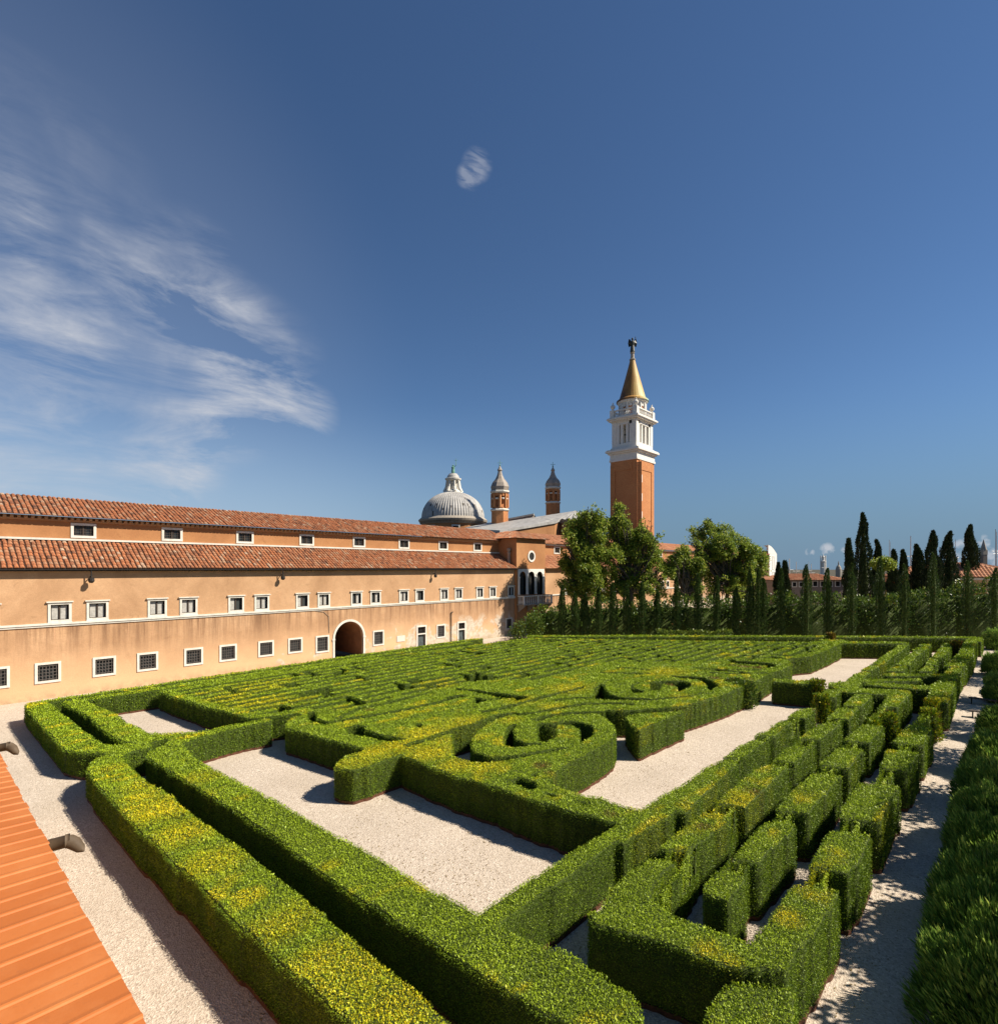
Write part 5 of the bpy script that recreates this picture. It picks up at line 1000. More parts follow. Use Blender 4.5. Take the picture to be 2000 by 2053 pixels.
for q_, h_ in ((523, 3.4), (610, 3.0)): window(eb, pe0[0], pe0[1] + (ye1 - pe0[1]) * .5, 1.3, q4(0, q_, 152)[2] - h_ / 2, q4(0, q_, 152)[2] + h_ / 2, 'plain')
_, a, b, u, n_, zt2_ = frontbox('side_wall', 505, 561, 472, 700, 149, 12, M['wall3'], eb)
mb = MB()
for k in range(10):
    t0, t1 = k / 10, (k + 1) / 10; f_ = lambda t: q4(550, 470, 150)[2] + 1.6 * math.sin(math.pi * min(1, (1 - t) * .5 + .5)) * 1.6
    p0, p1 = [np.array((pe0[0] + .02, pe0[1] - 1 + (ye1 - pe0[1] + 1) * t)) for t in (t0, t1)]; z0_, z1_ = zt + 2.3 * math.cos(math.pi / 2 * t0), zt + 2.3 * math.cos(math.pi / 2 * t1)
    mb.add([(p0[0], p0[1], zt), (p1[0], p1[1], zt), (p1[0], p1[1], z1_), (p0[0], p0[1], z0_), (p0[0] + n_[0] * 3, p0[1] + n_[1] * 3, z0_), (p1[0] + n_[0] * 3, p1[1] + n_[1] * 3, z1_)], [(0, 1, 2, 3), (3, 2, 5, 4)])
mb.build('curved_gable', M['white'], eb)
mb = MB(); p0 = q4(552, 450, 150); mb.tube([tuple(p0), (p0[0], p0[1], p0[2] + 1.6)], .1, 6); mb.ball((p0[0], p0[1], p0[2] + .4), .35, 8); mb.build('finial', M['white'], eb)
mb = MB(); a_1, b_1, c_1, d_1 = q4(500, 474, 148.4), q4(566, 474, 148.4), q4(552, 452, 154), q4(512, 455, 154); mb.add([a_1, b_1, c_1, d_1], [(0, 1, 2, 3)]); mb.build('tiled_roof', M['farroof'], eb); adopt(eb)
lb_ = tag(empty('low_building', tuple(q4(800, 720, 112))), 'low grey building with orange hipped tile roof and a row of small windows', 'building')
_, a, b, u, n_, zt = frontbox('wall', 590, 1030, 625, 760, 112, 9, M['grey'], lb_)
for xx, s_ in ((665, 1), (708, 1), (748, 1), (830, 1.15), (875, 1.15), (918, 1.15), (962, 1.15), (1007, 1.15)): faceframe('window', lb_, a, u, n_, (xx - 590) / 2.93 * 112 / F, q4(0, 650 if s_ < 1.1 else 646, 112)[2], .72 * s_, .85 * s_, M['stone'], M['dark'], .13)
def hiproof(root, a, b, n_, depth, ze, zp, m, name='tiled_roof', ov=.5, tile=.5):
    a, b = np.array(a[:2]), np.array(b[:2]); u = (b - a) / np.linalg.norm(b - a); L_ = np.linalg.norm(b - a); a2, b2 = a - u * ov - n_ * ov, b + u * ov - n_ * ov; D2 = depth + 2 * ov; mb = MB(); LL = L_ + 2 * ov; hd = D2 / 2
    for base, t_, i_, ln, lim in ((a2, u, n_, LL, hd), (a2 + n_ * D2, -n_, u, D2, hd), (b2, n_, -u, D2, hd), (b2 + n_ * D2, -u, -n_, LL, hd)):
        nn = int(ln / tile)
        for k in range(nn):
            t = (k + .5) * ln / nn; s1 = min(hd, t, ln - t)
            for r in range(max(1, int(s1 / .8))):
                m_ = max(1, int(s1 / .8)); sa, sb = s1 * r / m_, s1 * (r + 1) / m_; mb.col = min(.98, max(.02, random.gauss(.5, .25))); v = []
                for s, o in ((sa, .05), (sb + .05, 0)):
                    for e_, h in ((-.48, 0), (0, .13), (.48, 0)): p = base + t_ * (t + e_ * ln / nn) + i_ * s; v.append((p[0], p[1], ze + (zp - ze) * s / hd + h + o))
                mb.add(v, [(0, 1, 4, 3), (1, 2, 5, 4), (0, 2, 1)])
    o = mb.build(name, m, root); c = [a2, b2, b2 + n_ * D2, a2 + n_ * D2]; r0_, r1_ = a2 + u * hd + n_ * hd, b2 - u * hd + n_ * hd; g = MB(); g.add([(*p, ze - .03) for p in c] + [(*r0_, zp - .03), (*r1_, zp - .03)], [(0, 1, 5, 4), (1, 2, 5), (2, 3, 4, 5), (3, 0, 4), (3, 2, 1, 0)]); g.build('roof_deck', M['tilebase'], root)
hiproof(lb_, a, b, n_, 9, zt, q4(0, 588, 116)[2], M['farroof']); adopt(lb_)
rb = tag(empty('tiled_pavilion', tuple(q4(1500, 700, 100))), 'long low building with reddish tile roof behind the dark cypresses at right', 'building')
_, a, b, u, n_, zt = frontbox('wall', 1295, 2050, 605, 760, 100, 10, M['wall3'], rb, -8)
hiproof(rb, a, b, n_, 10, zt, q4(0, 545, 104)[2] + .6, M['farroof'])
c = MB(); p = a[:2] - n_ * .06; c.add([(*(p), zt - .45), (*(b[:2] - n_ * .06), zt - .45), (*(b[:2] - n_ * .06), zt - .1), (*p, zt - .1)], [(0, 1, 2, 3)]); c.build('eave_band', M['stone'], rb); adopt(rb)
rb2 = tag(empty('roofed_hall', tuple(q4(1800, 600, 130))), 'long hall with red tiled roof rising behind the cypresses at far right', 'building')
_, a, b, u, n_, zt = frontbox('wall', 1640, 2100, 588, 760, 130, 14, M['wall3'], rb2)
hiproof(rb2, a, b, n_, 14, zt, q4(0, 522, 137)[2], M['farroof'], ov=.7); adopt(rb2)
# far church tower, white tower, small dome, masts
ft = tag(empty('distant_bell_tower', tuple(q4(1820, 520, 420))), 'distant slim brick bell tower with pointed roof at far right', 'tower')
x, y, _ = q4(1820, 520, 420); Z = lambda q: q4(1820, q, 420)[2]; r = 13 * 420 / F / 2.93
mb = MB(); mb.lathe([(r * 1.3, 0), (r * 1.3, Z(475))], 4, (x, y), True, 0, A); mb.build('shaft', M['grey'], ft)
mb = MB(); mb.lathe([(r * 1.4, Z(475)), (r * 1.4, Z(448)), (r * 1.1, Z(445))], 4, (x, y), True, 0, A); mb.build('belfry', M['stone2'], ft)
mb = MB(); mb.lathe([(r * 1.2, Z(445)), (.1, Z(385))], 8, (x, y)); mb.build('spire', M['lead2'], ft); adopt(ft)
lt = tag(empty('white_tower', tuple(q4(880, 560, 300))), 'small distant white tower with a columned top above the low building', 'tower')
x, y, _ = q4(878, 560, 300); Z = lambda q: q4(878, q, 300)[2]; r = 9 * 300 / F / 2.93
mb = MB(); mb.lathe([(r * 1.2, 0), (r * 1.1, Z(520)), (r * 1.4, Z(518)), (r * 1.4, Z(512)), (r * .8, Z(510)), (r * .7, Z(492)), (r, Z(490)), (r * .5, Z(482)), (.1, Z(474))], 10, (x, y)); mb.build('tower_body', M['white'], lt)
for s in (-1, 1): c = MB(); c.lathe([(r * .3, Z(512)), (r * .3, Z(482)), (.05, Z(478))], 6, (x + s * r * 1.6 * CA, y + s * r * 1.6 * SA)); c.lathe([(r * .4, 0), (r * .4, Z(512))], 6, (x + s * r * 1.6 * CA, y + s * r * 1.6 * SA)); c.build('pinnacle', M['white'], lt)
adopt(lt)
sd = tag(empty('distant_dome', tuple(q4(968, 560, 500))), 'tiny distant pale church dome between the masts', 'dome')
x, y, _ = q4(968, 560, 500); Z = lambda q: q4(968, q, 500)[2]; r = 14 * 500 / F / 2.93
mb = MB(); mb.lathe([(r * 1.1, 0), (r * 1.1, Z(560)), (r, Z(556)), (r * .8, Z(545)), (r * .4, Z(538)), (r * .25, Z(534)), (r * .25, Z(525)), (.1, Z(512))], 14, (x, y)); mb.build('dome_shell', M['stone2'], sd); adopt(sd)
for i, (mx_, t0, b0_, w_) in enumerate(((680, 498, 640, .16), (720, 516, 640, .14), (793, 515, 640, .1), (808, 528, 640, .12), (1266, 388, 640, .13), (1273, 400, 640, .1), (1392, 365, 640, .18), (1655, 385, 640, .12), (1890, 325, 640, .18), (1897, 340, 640, .14), (889, 482, 640, .12), (1000, 520, 640, .1), (1130, 470, 640, .12), (1560, 430, 640, .1))):
    d = 150 + (i % 3) * 12; p = q4(mx_, b0_, d); zt = q4(mx_, t0, d)[2]; root = empty('sailboat', (p[0], p[1], 0)); tag(root, '%s moored sailing boat mast from the left above the low roofs' % ORD[i], 'sailboat', 'masts of moored sailing boats')
    c = MB(); c.tube([(p[0], p[1], 0), (p[0], p[1], zt)], [w_, w_ * .6], 6); c.tube([(p[0] - 1 * CA, p[1] - 1 * SA, zt * .6 + 2), (p[0] + 1 * CA, p[1] + 1 * SA, zt * .6 + 2)], w_ * .5, 5); c.build('mast', M['mast'], root)
    c = MB(); c.add([(p[0] - 4 * CA, p[1] - 4 * SA, 1.3), (p[0] + 5 * CA, p[1] + 5 * SA, 1.6), (p[0] + SA * 1.3, p[1] - CA * 1.3, 1.3), (p[0] - SA * 1.3, p[1] + CA * 1.3, 1.3), (p[0] - 3 * CA, p[1] - 3 * SA, -.2), (p[0] + 3.5 * CA, p[1] + 3.5 * SA, -.2)], [(0, 2, 1, 3), (0, 4, 5, 2), (2, 5, 1), (0, 3, 5, 4), (3, 1, 5)]); c.build('hull', M['hullw'], root); adopt(root)
# ---------------------------------------------------------------- trees and shrubs
def crown_pts(lobes, n, shell=.35):
    """points through a set of ellipsoid lobes, thicker near their outsides, with outward directions"""
    v = np.array([l[3] * l[3] * l[4] for l in lobes]); k = rng.choice(len(lobes), n, p=v / v.sum()); d = rng.normal(size=(n, 3)); d /= np.linalg.norm(d, axis=1, keepdims=True)
    r = (shell + (1 - shell) * rng.random(n) ** .5) [:, None]; L_ = np.array([l[:3] for l in lobes])[k]; S = np.array([(l[3], l[3], l[4]) for l in lobes])[k]
    return L_ + d * r * S, d
def clumped(P, d, s, thr, seed):
    q = lattice(P[:, 0] + P[:, 2] * .7, P[:, 1] - P[:, 2] * .6, s, seed) * .6 + lattice(P[:, 2] + P[:, 0] * .3, P[:, 1], s * .55, seed + 1) * .4; m = q > thr; return P[m], d[m]
def limb(mb, a, b, r0, r1, wob=.3):
    a, b = np.array(a, float), np.array(b, float); pts = []
    for i in range(6): t = i / 5; pts.append(a + (b - a) * t + np.array([random.gauss(0, wob), random.gauss(0, wob), 0]) * math.sin(math.pi * t)); 
    mb.tube(pts, [r0 + (r1 - r0) * i / 5 for i in range(6)], 7)
def tree(name, label, base, lobes, n, L, m, trunk, thr=.36, group=None, cat='tree', yel=.15, cs=1.1, bright=1.0):
    root = empty(name, base); tag(root, label, cat, group); mb = MB(); bz = np.array(base); top = np.array(trunk[0]); limb(mb, bz - (0, 0, .1), top, trunk[1], trunk[1] * .7, .12)
    for l in lobes:
        c = np.array(l[:3]); limb(mb, bz + (top - bz) * random.uniform(.7, 1.0), c + (0, 0, l[4] * .3), trunk[1] * .45, trunk[1] * .10, .3)
        for _ in range(2): e = c + rng.normal(size=3) * (l[3] * .4, l[3] * .4, l[4] * .4); limb(mb, c, e, trunk[1] * .14, trunk[1] * .04, .1)
    mb.build('trunk', M['bark'], root); P, d = crown_pts(lobes, n); P += rng.normal(size=P.shape) * .22; P, d = clumped(P, d, cs, thr, int(abs(base[0] * 7 + base[1])) + 3); k = len(P)
    N = d * .6 + rng.normal(size=(k, 3)) * .7; c = np.stack([np.clip(rng.random(k) * bright, 0, 1), (rng.random(k) < yel) * rng.random(k), np.zeros(k)], 1)
    leaves('crown', P, N, L * rng.uniform(.7, 1.3, k), L * .62, c, m, root, face=d * .5 + (0, 0, .4)); adopt(root); return root
def lob(pts, ox, oy, sc, dep, dj=3.0):
    out = []
    for x, y, r in pts:
        d = dep + random.uniform(-dj, dj); X, Y, Z = at(ox + x / sc, oy + y / sc, d); q = r / sc * d / F; out.append((X, Y, Z, q * .95, q * .85))
        for _ in range(6): b = rng.normal(size=3); b /= np.linalg.norm(b); h = q * random.uniform(.25, .5); out.append((X + b[0] * q * 1.0, Y + b[1] * q * 1.0, Z + b[2] * q * .95, h, h * .8))
    return out
W4 = (1100, 1000, 2.182)
T1 = [(190, 48, 22), (165, 90, 40), (215, 110, 42), (110, 120, 34), (90, 170, 38), (140, 170, 45), (200, 170, 48), (85, 225, 38), (140, 240, 50), (200, 240, 50), (110, 300, 48), (170, 310, 50), (70, 290, 30), (215, 310, 40), (130, 350, 40), (200, 370, 34), (110, 400, 34), (180, 415, 34), (60, 370, 24)]
T2 = [(318, 45, 26), (300, 90, 36), (270, 120, 42), (340, 100, 28), (430, 120, 26), (400, 160, 44), (330, 170, 52), (270, 190, 46), (455, 175, 34), (350, 240, 54), (430, 240, 52), (280, 260, 50), (480, 290, 46), (400, 310, 52), (320, 330, 50), (470, 350, 40), (260, 350, 40), (520, 310, 34), (430, 390, 34), (300, 400, 38), (370, 410, 36), (480, 410, 32), (250, 420, 30)]
T3 = [(700, 108, 22), (655, 145, 30), (700, 160, 44), (760, 150, 42), (640, 195, 26), (820, 200, 44), (760, 220, 56), (690, 230, 50), (870, 225, 38), (850, 280, 50), (780, 300, 56), (700, 300, 50), (915, 265, 34), (920, 310, 34), (860, 350, 40), (780, 370, 44), (700, 370, 40), (730, 420, 34), (820, 410, 34), (890, 390, 30)]
T4 = [(580, 240, 32), (550, 255, 30), (600, 290, 40), (560, 320, 40), (620, 340, 44), (650, 290, 36), (590, 380, 34), (640, 390, 30), (570, 420, 30), (620, 430, 30)]
for lbs, lb, bx, dep, n_ in ((T1, 'tall leafy plane tree nearest the balcony pavilion, left of the bell tower', 150, 82, 15000), (T2, 'broad leafy plane tree standing in front of the brick bell tower', 360, 84, 20000), (T3, 'tall leafy tree standing alone right of the bell tower', 780, 88, 17000), (T4, 'smaller leafy tree between the two tall plane trees', 600, 86, 7500)):
    X, Y, _ = at(W4[0] + bx / W4[2], 1200, dep); l_ = lob(lbs, *W4, dep, 2.6); zc = float(np.mean([q[2] for q in l_])); tree('plane_tree', lb, (X, Y, 0), l_, int(n_ * 3.6), .32, M['plane'], ((X, Y, zc * .75), .38), .46, 'leafy plane trees behind the laurel hedge', yel=.3, cs=1.1)
def cypress(name, label, px_, ytip, d, wpx, m, group, base_r=.8, n=2600, L=.34, fat=.35, irregular=.18, X=None):
    X, Y, zt = at(px_, ytip, d); R_ = wpx / 2 * d / F; root = empty(name, (X, Y, 0)); tag(root, label, 'cypress', group); mb = MB(); mb.tube([(X, Y, -.1), (X, Y, zt * .5), (X, Y, zt * .93)], [R_ * .22 + .05, R_ * .14 + .03, .03], 7)
    mb.build('trunk', M['bark'], root); t = rng.random(n) ** .85; a = rng.random(n) * 2 * math.pi; s = int(abs(X * 31 + Y * 17))
    prof_ = np.where(t < fat, .72 + .28 * (t / fat), (1 - ((t - fat) / (1 - fat)) ** 1.35)) ** .8
    rr = R_ * prof_ * (1 - irregular + 2 * irregular * lattice(a * 1.2, t * 9, .8, s)) * (.55 + .45 * rng.random(n) ** .4); P = np.stack([X + rr * np.cos(a) + (lattice(t * 7, t * 0, .9, s + 2) - .5) * R_ * .5, Y + rr * np.sin(a), .15 + t * (zt - .2)], 1)
    d_ = np.stack([np.cos(a), np.sin(a), np.zeros(n)], 1); N = d_ * .38 + (0, 0, 1.0) + rng.normal(size=(n, 3)) * .28; c = np.stack([np.clip(.2 + rng.random(n) * .8, 0, 1) * (.5 + lattice(a * 1.5, t * 12, .7, s + 4)), (rng.random(n) < .08) * rng.random(n), (rng.random(n) < .01) * .7], 1)
    core = MB(); core.lathe([(max(R_ * .5 * ((.72 + .28 * q / fat) if q < fat else (1 - ((q - fat) / (1 - fat)) ** 1.35)), .02), .15 + q * (zt * .96)) for q in np.linspace(0, 1, 12)], 10, (X, Y))
    leaves('foliage', P, N, L * rng.uniform(.7, 1.35, n), L * .36, np.clip(c, 0, 1), m, root, (np.array(core.v), core.f), M['core'], face=d_ * .6); adopt(root)
row = [(1126, 1174), (1153, 1190), (1173, 1192), (1200, 1178), (1228, 1171), (1257, 1171), (1287, 1168), (1317, 1184), (1356, 1158), (1398, 1151), (1437, 1156), (1475, 1178), (1503, 1138), (1519, 1141), (1530, 1160), (1565, 1140), (1616, 1133), (1659, 1140), (1707, 1131), (1765, 1119), (1812, 1132), (1870, 1109), (1939, 1125), (1993, 1140)]
for i, (x, y) in enumerate(row): cypress('slim_cypress', '%s slim cypress from the left in the row behind the maze' % ORD[i], x, y, 73 + random.uniform(-.4, .4), random.uniform(12.5, 16.5) + (4 if x > 1600 else 0), M['cyp'], 'slim cypresses in a row behind the maze', n=2600, L=.24, fat=.62)
grp = [(1030, 385, 66, 'slender dark old cypress left of the tallest one'), (1112, 235, 104, 'tallest dark old cypress, rising far above its neighbours'), (1192, 393, 58, 'short dark old cypress peeping out right of the tallest one'), (1285, 452, 64, 'dark old cypress behind the flat-topped pine, below two masts'), (1348, 452, 56, 'small leaning dark cypress between two taller groups'), (1434, 420, 96, 'broad irregular dark cypress right of the small leaning one'),
       (1522, 340, 92, 'tall round-topped dark cypress, left of a pair'), (1615, 345, 96, 'tall round-topped dark cypress, right of a pair'), (1745, 305, 96, 'pointed tall cypress beside the distant brick spire'), (655, 518, 60, 'rounded dark tree above the left end of the low grey building'), (612, 528, 40, 'small dark tree beside the white-faced block')]
for i, (x, y, w_, lb) in enumerate(grp): cypress('dark_cypress', lb, 1350 + x / 2.93, 950 + y / 2.93, 92 + (i % 3) * 3, w_ / 2.93, M['darkcyp'], 'old dark cypresses beyond the hedge', n=7000, L=.42, fat=.45 if y > 300 else .35, irregular=.3)
X, Y, Z = at(1350 + 1225 / 2.93, 950 + 520 / 2.93, 88); k_ = 88 / F / 2.93
tree('umbrella_pine', 'flat-topped light green umbrella pine in front of the dark cypresses', (X, Y, 0), [(X + a * k_ * CA, Y + a * k_ * SA, Z + b * k_ - .3, r * k_, r * k_ * .55) for a, b, r in ((-25, 0, 32), (10, 10, 36), (38, -4, 28), (0, -12, 30))], 7000, .3, M['plane'], ((X, Y, Z - 1.2), .28), .25, cat='pine', yel=.5, bright=.9)
# laurel hedge closing the garden
def mound_strip(name, label, cat, pts, m, L, dens, yel=.1, seed=3):
    """pts: centre line (x, y, half width, height)"""
    root = None; P, D = [], []
    for (xa, ya, wa, ha), (xb_, yb_, wb, hb) in zip(pts[:-1], pts[1:]):
        ln = math.hypot(xb_ - xa, yb_ - ya); n = int(ln * (ha * 2 + wa * 2) * dens); t = rng.random(n); X = xa + (xb_ - xa) * t; Y = ya + (yb_ - ya) * t; W2 = wa + (wb - wa) * t; Hh = ha + (hb - ha) * t
        px_, py_ = -(yb_ - ya) / ln, (xb_ - xa) / ln; th = rng.random(n) * math.pi; Hh = Hh * (.86 + .28 * lattice(X, Y, 1.6, seed)); ex = .45
        cx, sz = np.sign(np.cos(th)) * np.abs(np.cos(th)) ** ex, np.abs(np.sin(th)) ** ex; b_ = W2 * (.80 + .45 * lattice(X + Y, sz * Hh, .9, seed + 1)); q = .82 + .2 * rng.random(n)
        P.append(np.stack([X + px_ * cx * b_ * q, Y + py_ * cx * b_ * q, .1 + sz * Hh * q], 1)); D.append(np.stack([px_ * np.cos(th), py_ * np.cos(th), np.sin(th)], 1))
    P, D = np.vstack(P), np.vstack(D); n = len(P); core = MB()
    for (xa, ya, wa, ha), (xb_, yb_, wb, hb) in zip(pts[:-1], pts[1:]):
        ln = math.hypot(xb_ - xa, yb_ - ya); px_, py_ = -(yb_ - ya) / ln * .75, (xb_ - xa) / ln * .75
        core.add([(xa + px_ * wa, ya + py_ * wa, 0), (xa + px_ * wa, ya + py_ * wa, ha * .78), (xa - px_ * wa, ya - py_ * wa, ha * .78), (xa - px_ * wa, ya - py_ * wa, 0), (xb_ + px_ * wb, yb_ + py_ * wb, 0), (xb_ + px_ * wb, yb_ + py_ * wb, hb * .78), (xb_ - px_ * wb, yb_ - py_ * wb, hb * .78), (xb_ - px_ * wb, yb_ - py_ * wb, 0)], [(0, 1, 5, 4), (1, 2, 6, 5), (2, 3, 7, 6), (0, 3, 2, 1), (4, 5, 6, 7)])
    N = D * .6 + (0, 0, .35) + rng.normal(size=(n, 3)) * .6; c = np.stack([np.clip(rng.random(n) ** 1.2 * (.55 + .45 * D[:, 2]), 0, 1), (rng.random(n) < yel * (.3 + 2.2 * D[:, 2] ** 3)) * rng.random(n), (rng.random(n) < .01) * .8], 1)  # paler new growth on top; sunlit top over dark foot put into colour
    o = leaves(name, P, N, L * rng.uniform(.7, 1.3, n), L * .5, c, m, None, (np.array(core.v), core.f), M['core'], face=D * .7); return tag(o, label, cat)
def lp(px_, ytop, d, hw): X, Y, Z = at(px_, ytop, d); return (X, Y, hw, Z)
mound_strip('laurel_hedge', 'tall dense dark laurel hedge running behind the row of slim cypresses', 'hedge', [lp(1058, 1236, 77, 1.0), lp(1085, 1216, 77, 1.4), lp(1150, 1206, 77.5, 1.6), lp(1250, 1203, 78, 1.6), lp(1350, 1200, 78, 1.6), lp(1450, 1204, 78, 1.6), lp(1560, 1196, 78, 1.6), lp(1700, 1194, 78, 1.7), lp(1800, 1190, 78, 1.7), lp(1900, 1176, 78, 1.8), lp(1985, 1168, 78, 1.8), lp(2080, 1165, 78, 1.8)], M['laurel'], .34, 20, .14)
X, Y, Z = at(1048, 1250, 74); tree('laurel_bush', 'loose green bush growing beside the pavilion doorway', (X, Y, 0), [(X, Y, 1.6, 1.5, 1.5), (X + .9, Y + 1.4, 2.3, 1.5, 1.7), (X - .5, Y - .9, 1.0, 1.0, 1.0)], 2600, .24, M['laurel'], ((X, Y, 1.5), .08), .3, cat='bush', yel=.25)
# creeping low hedge patch behind the outer back hedge
xa, xb_ = gp(1325, 1273, 1.7), gp(1478, 1272.5, 1.7)
mound_strip('wild_hedge', 'untrimmed feathery green hedge top behind the long low back hedge', 'hedge', [(xa[0] - 1.2, xa[1] + 1.3, .5, 1.9), (xb_[0] - 1.2, xb_[1] + 1.3, .5, 2.0)], M['laurel'], .22, 60, .4)
# shaggy box plants that break the clipped rows
def shag(k, x, y, r, hgt, lb, mt='leaf', yel=.25, dead=.12):
    X, Y = T(k, x, y); n = int(900 * r * 2 + 600); root = empty('shaggy_bush', (X, Y, 0)); tag(root, lb, 'bush', 'untrimmed bushes between the clipped hedges'); a = rng.random(n) * 2 * math.pi; t = rng.random(n); rr = r * (1 - .35 * t ** 3) * (.75 + .3 * rng.random(n)) * (.8 + .4 * lattice(a * 2, t * 5, .8, 7)) * (rng.random(n) ** .25)
    P = np.stack([X + rr * np.cos(a), Y + rr * np.sin(a), .1 + t * hgt], 1); d_ = np.stack([np.cos(a), np.sin(a), t], 1); N = d_ * .6 + (0, 0, .6) + rng.normal(size=(n, 3)) * .4
    yy = (rng.random(n) < yel) * rng.random(n); c = np.stack([rng.random(n) * .7, yy, (rng.random(n) < dead) * (.4 + .6 * rng.random(n))], 1); L = max(.09, .0036 * math.hypot(X, Y)); core = MB(); core.lathe([(r * .6, .05), (r * .62, hgt * .6), (r * .3, hgt * .88)], 8, (X, Y))
    leaves('foliage', P, N, L * rng.uniform(.8, 1.6, n), L * .5, c, M[mt], root, (np.array(core.v), core.f), M['core'], face=d_ * .5)
    mb = MB(); mb.tube([(X, Y, 0), (X, Y, hgt * .7)], [.05, .03], 5); mb.build('stem', M['bark'], root); adopt(root)
shag('6', 1070, 690, .55, 1.95, 'shaggy untrimmed box bush between the third and fourth hedge rows'); shag('6', 960, 715, .4, 1.75, 'small upright sprouting bush left of the shaggy box bush', dead=.02)
shag('6', 1385, 640, .55, 1.8, 'rough dark bush with pale dead tips beside the gravel path', dead=.2); shag('6', 1400, 580, .45, 1.9, 'yellow-spotted rough bush just behind the rough dark one', yel=.5)
shag('6', 530, 425, .6, 1.85, 'rough bush with rusty tips at the end of the dark crossing hedge', dead=.25); shag('6', 560, 520, .6, 1.7, 'rough leafy bush at the corner of the gravel court'); shag('5', 1390, 200, .9, 1.72, 'coarse grey-green bush growing into the maze outer edge', 'laurel', dead=.02); shag('5', 1290, 170, .7, 1.72, 'coarse bush left of the grey-green one on the maze edge', 'laurel', dead=.06)
shag('8', 1505, 165, .5, 2.0, 'orange-brown withered bush near the far end of the hedge rows', dead=.85); shag('9', 1265, 128, .45, 1.9, 'small withered brown bush at the far back hedge', dead=.8)
# ---------------------------------------------------------------- shrubs along the right-hand path and the trees that shade it
def juniper(X, Y, r, hgt, lb, n, ln=.26):
    root = empty('feathery_shrub', (X, Y, 0)); tag(root, lb, 'shrub', 'feathery shrubs along the right-hand path'); a = rng.random(n) * 2 * math.pi; u = rng.random(n); el = np.arcsin(u ** .75); q = .80 + .22 * rng.random(n); b = .85 + .3 * lattice(a * 1.3, el * 2, .5, int(Y * 3))
    rr = r * np.cos(el) ** .6 * b * q; P = np.stack([X + rr * np.cos(a), Y + 1.15 * rr * np.sin(a), .05 + hgt * np.sin(el) * b * q], 1); d_ = np.stack([np.cos(a) * np.cos(el), np.sin(a) * np.cos(el), np.sin(el)], 1)
    N = d_ * .55 + np.array((-.25, -.1, .75)) + rng.normal(size=(n, 3)) * .2; c = np.stack([np.clip(rng.random(n), 0, 1), (rng.random(n) < .3) * (u > .3) * rng.random(n), (rng.random(n) < .01) * .5], 1); core = MB(); core.lathe([(r * .75, 0), (r * .78, hgt * .35), (r * .6, hgt * .62), (r * .2, hgt * .8)], 12, (X, Y))
    leaves('foliage', P, N, ln * rng.uniform(.6, 1.3, n), ln * .16, c, M['spiky'], root, (np.array(core.v), core.f), M['core'], face=d_ * .5)
    mb = MB(); mb.tube([(X, Y, 0), (X, Y, hgt * .6)], [.09, .04], 6); mb.build('stem', M['bark'], root); adopt(root)
edge_r = [(1848, 2047), (1848, 1969), (1863, 1919), (1873, 1845), (1892, 1771), (1897, 1702), (1917, 1668), (1919, 1594), (1932, 1564), (1949, 1500), (1975, 1460)]
for i, (x, y, r, hg) in enumerate(((1960, 2030, 1.5, 1.9), (1955, 1925, 1.4, 1.9), (1955, 1835, 1.35, 1.9), (1968, 1745, 1.3, 1.9), (1970, 1680, 1.3, 1.9), (1975, 1610, 1.25, 1.85), (1988, 1545, 1.25, 1.8), (1998, 1478, 1.2, 1.8), (1999, 1405, 1.2, 1.9), (1998, 1352, 1.2, 2.0), (1997, 1300, 1.3, 2.3), (1998, 1268, 1.4, 2.6))):
    lx = np.interp(y, [q[1] for q in edge_r][::-1], [q[0] for q in edge_r][::-1]) if y > 1465 else x - 28
    X, Y = gp(lx, y, .0); X += r * .95; juniper(X, Y, r, hg, '%s dark feathery shrub from the near end beside the right-hand path' % ORD[i], 15000 if i < 5 else 8000, .24 if i < 6 else .30)
for i, (y, r, hg, tp) in enumerate(((7, 1.4, 2.3, 6.2), (12.5, 1.9, 2.4, 7.0), (17.0, 1.5, 2.6, 6.4), (21.5, 1.6, 2.2, 7.2), (26.8, 1.8, 2.5, 7.6), (33, 1.8, 2.4, 8.2), (40, 2.0, 2.6, 8.6), (48, 2.2, 2.8, 9.0), (57, 2.2, 2.8, 9.0), (68, 2.4, 3.0, 9.5), (80, 2.4, 3.0, 9.5))):
    X = 3.0 + (i % 2) * .5; tree('shade_tree', '%s leafy tree from the near end right of the path, shading the gravel' % ORD[i], (X, y, 0), [(X, y, tp - hg * .8, r, hg * .8), (X - .9, y + .9, tp - hg * 1.3, r * .75, hg * .6), (X + .7, y - 1.0, tp - hg * 1.2, r * .8, hg * .6), (X - .3, y - .9, tp - hg * .4, r * .5, hg * .5), (X + .1, y - 2.2, tp - hg * 1.5, r * .6, hg * .4)], 5600, .24, M['plane'], ((X, y, tp - hg * 1.4), .16), .3, 'leafy trees shading the right-hand path')
for i, (x, y) in enumerate(((1944, 1398), (1946, 1424))):
    X, Y = gp(x, y, .45); r0 = empty('garden_bench', (X, Y, 0)); tag(r0, ('low dark bench end poking out from the shrubs, the farther one', 'low dark bench end poking out from the shrubs, the nearer one')[i], 'bench', 'benches under the shrubs'); c = MB(); c.box(X - .1, X + 1.5, Y - .22, Y + .22, .40, .46); c.build('seat', M['wood'], r0)
    for q in (0.05, 1.35): c = MB(); c.box(X + q, X + q + .07, Y - .2, Y + .2, 0, .40); c.build('leg', M['iron'], r0)
    adopt(r0)
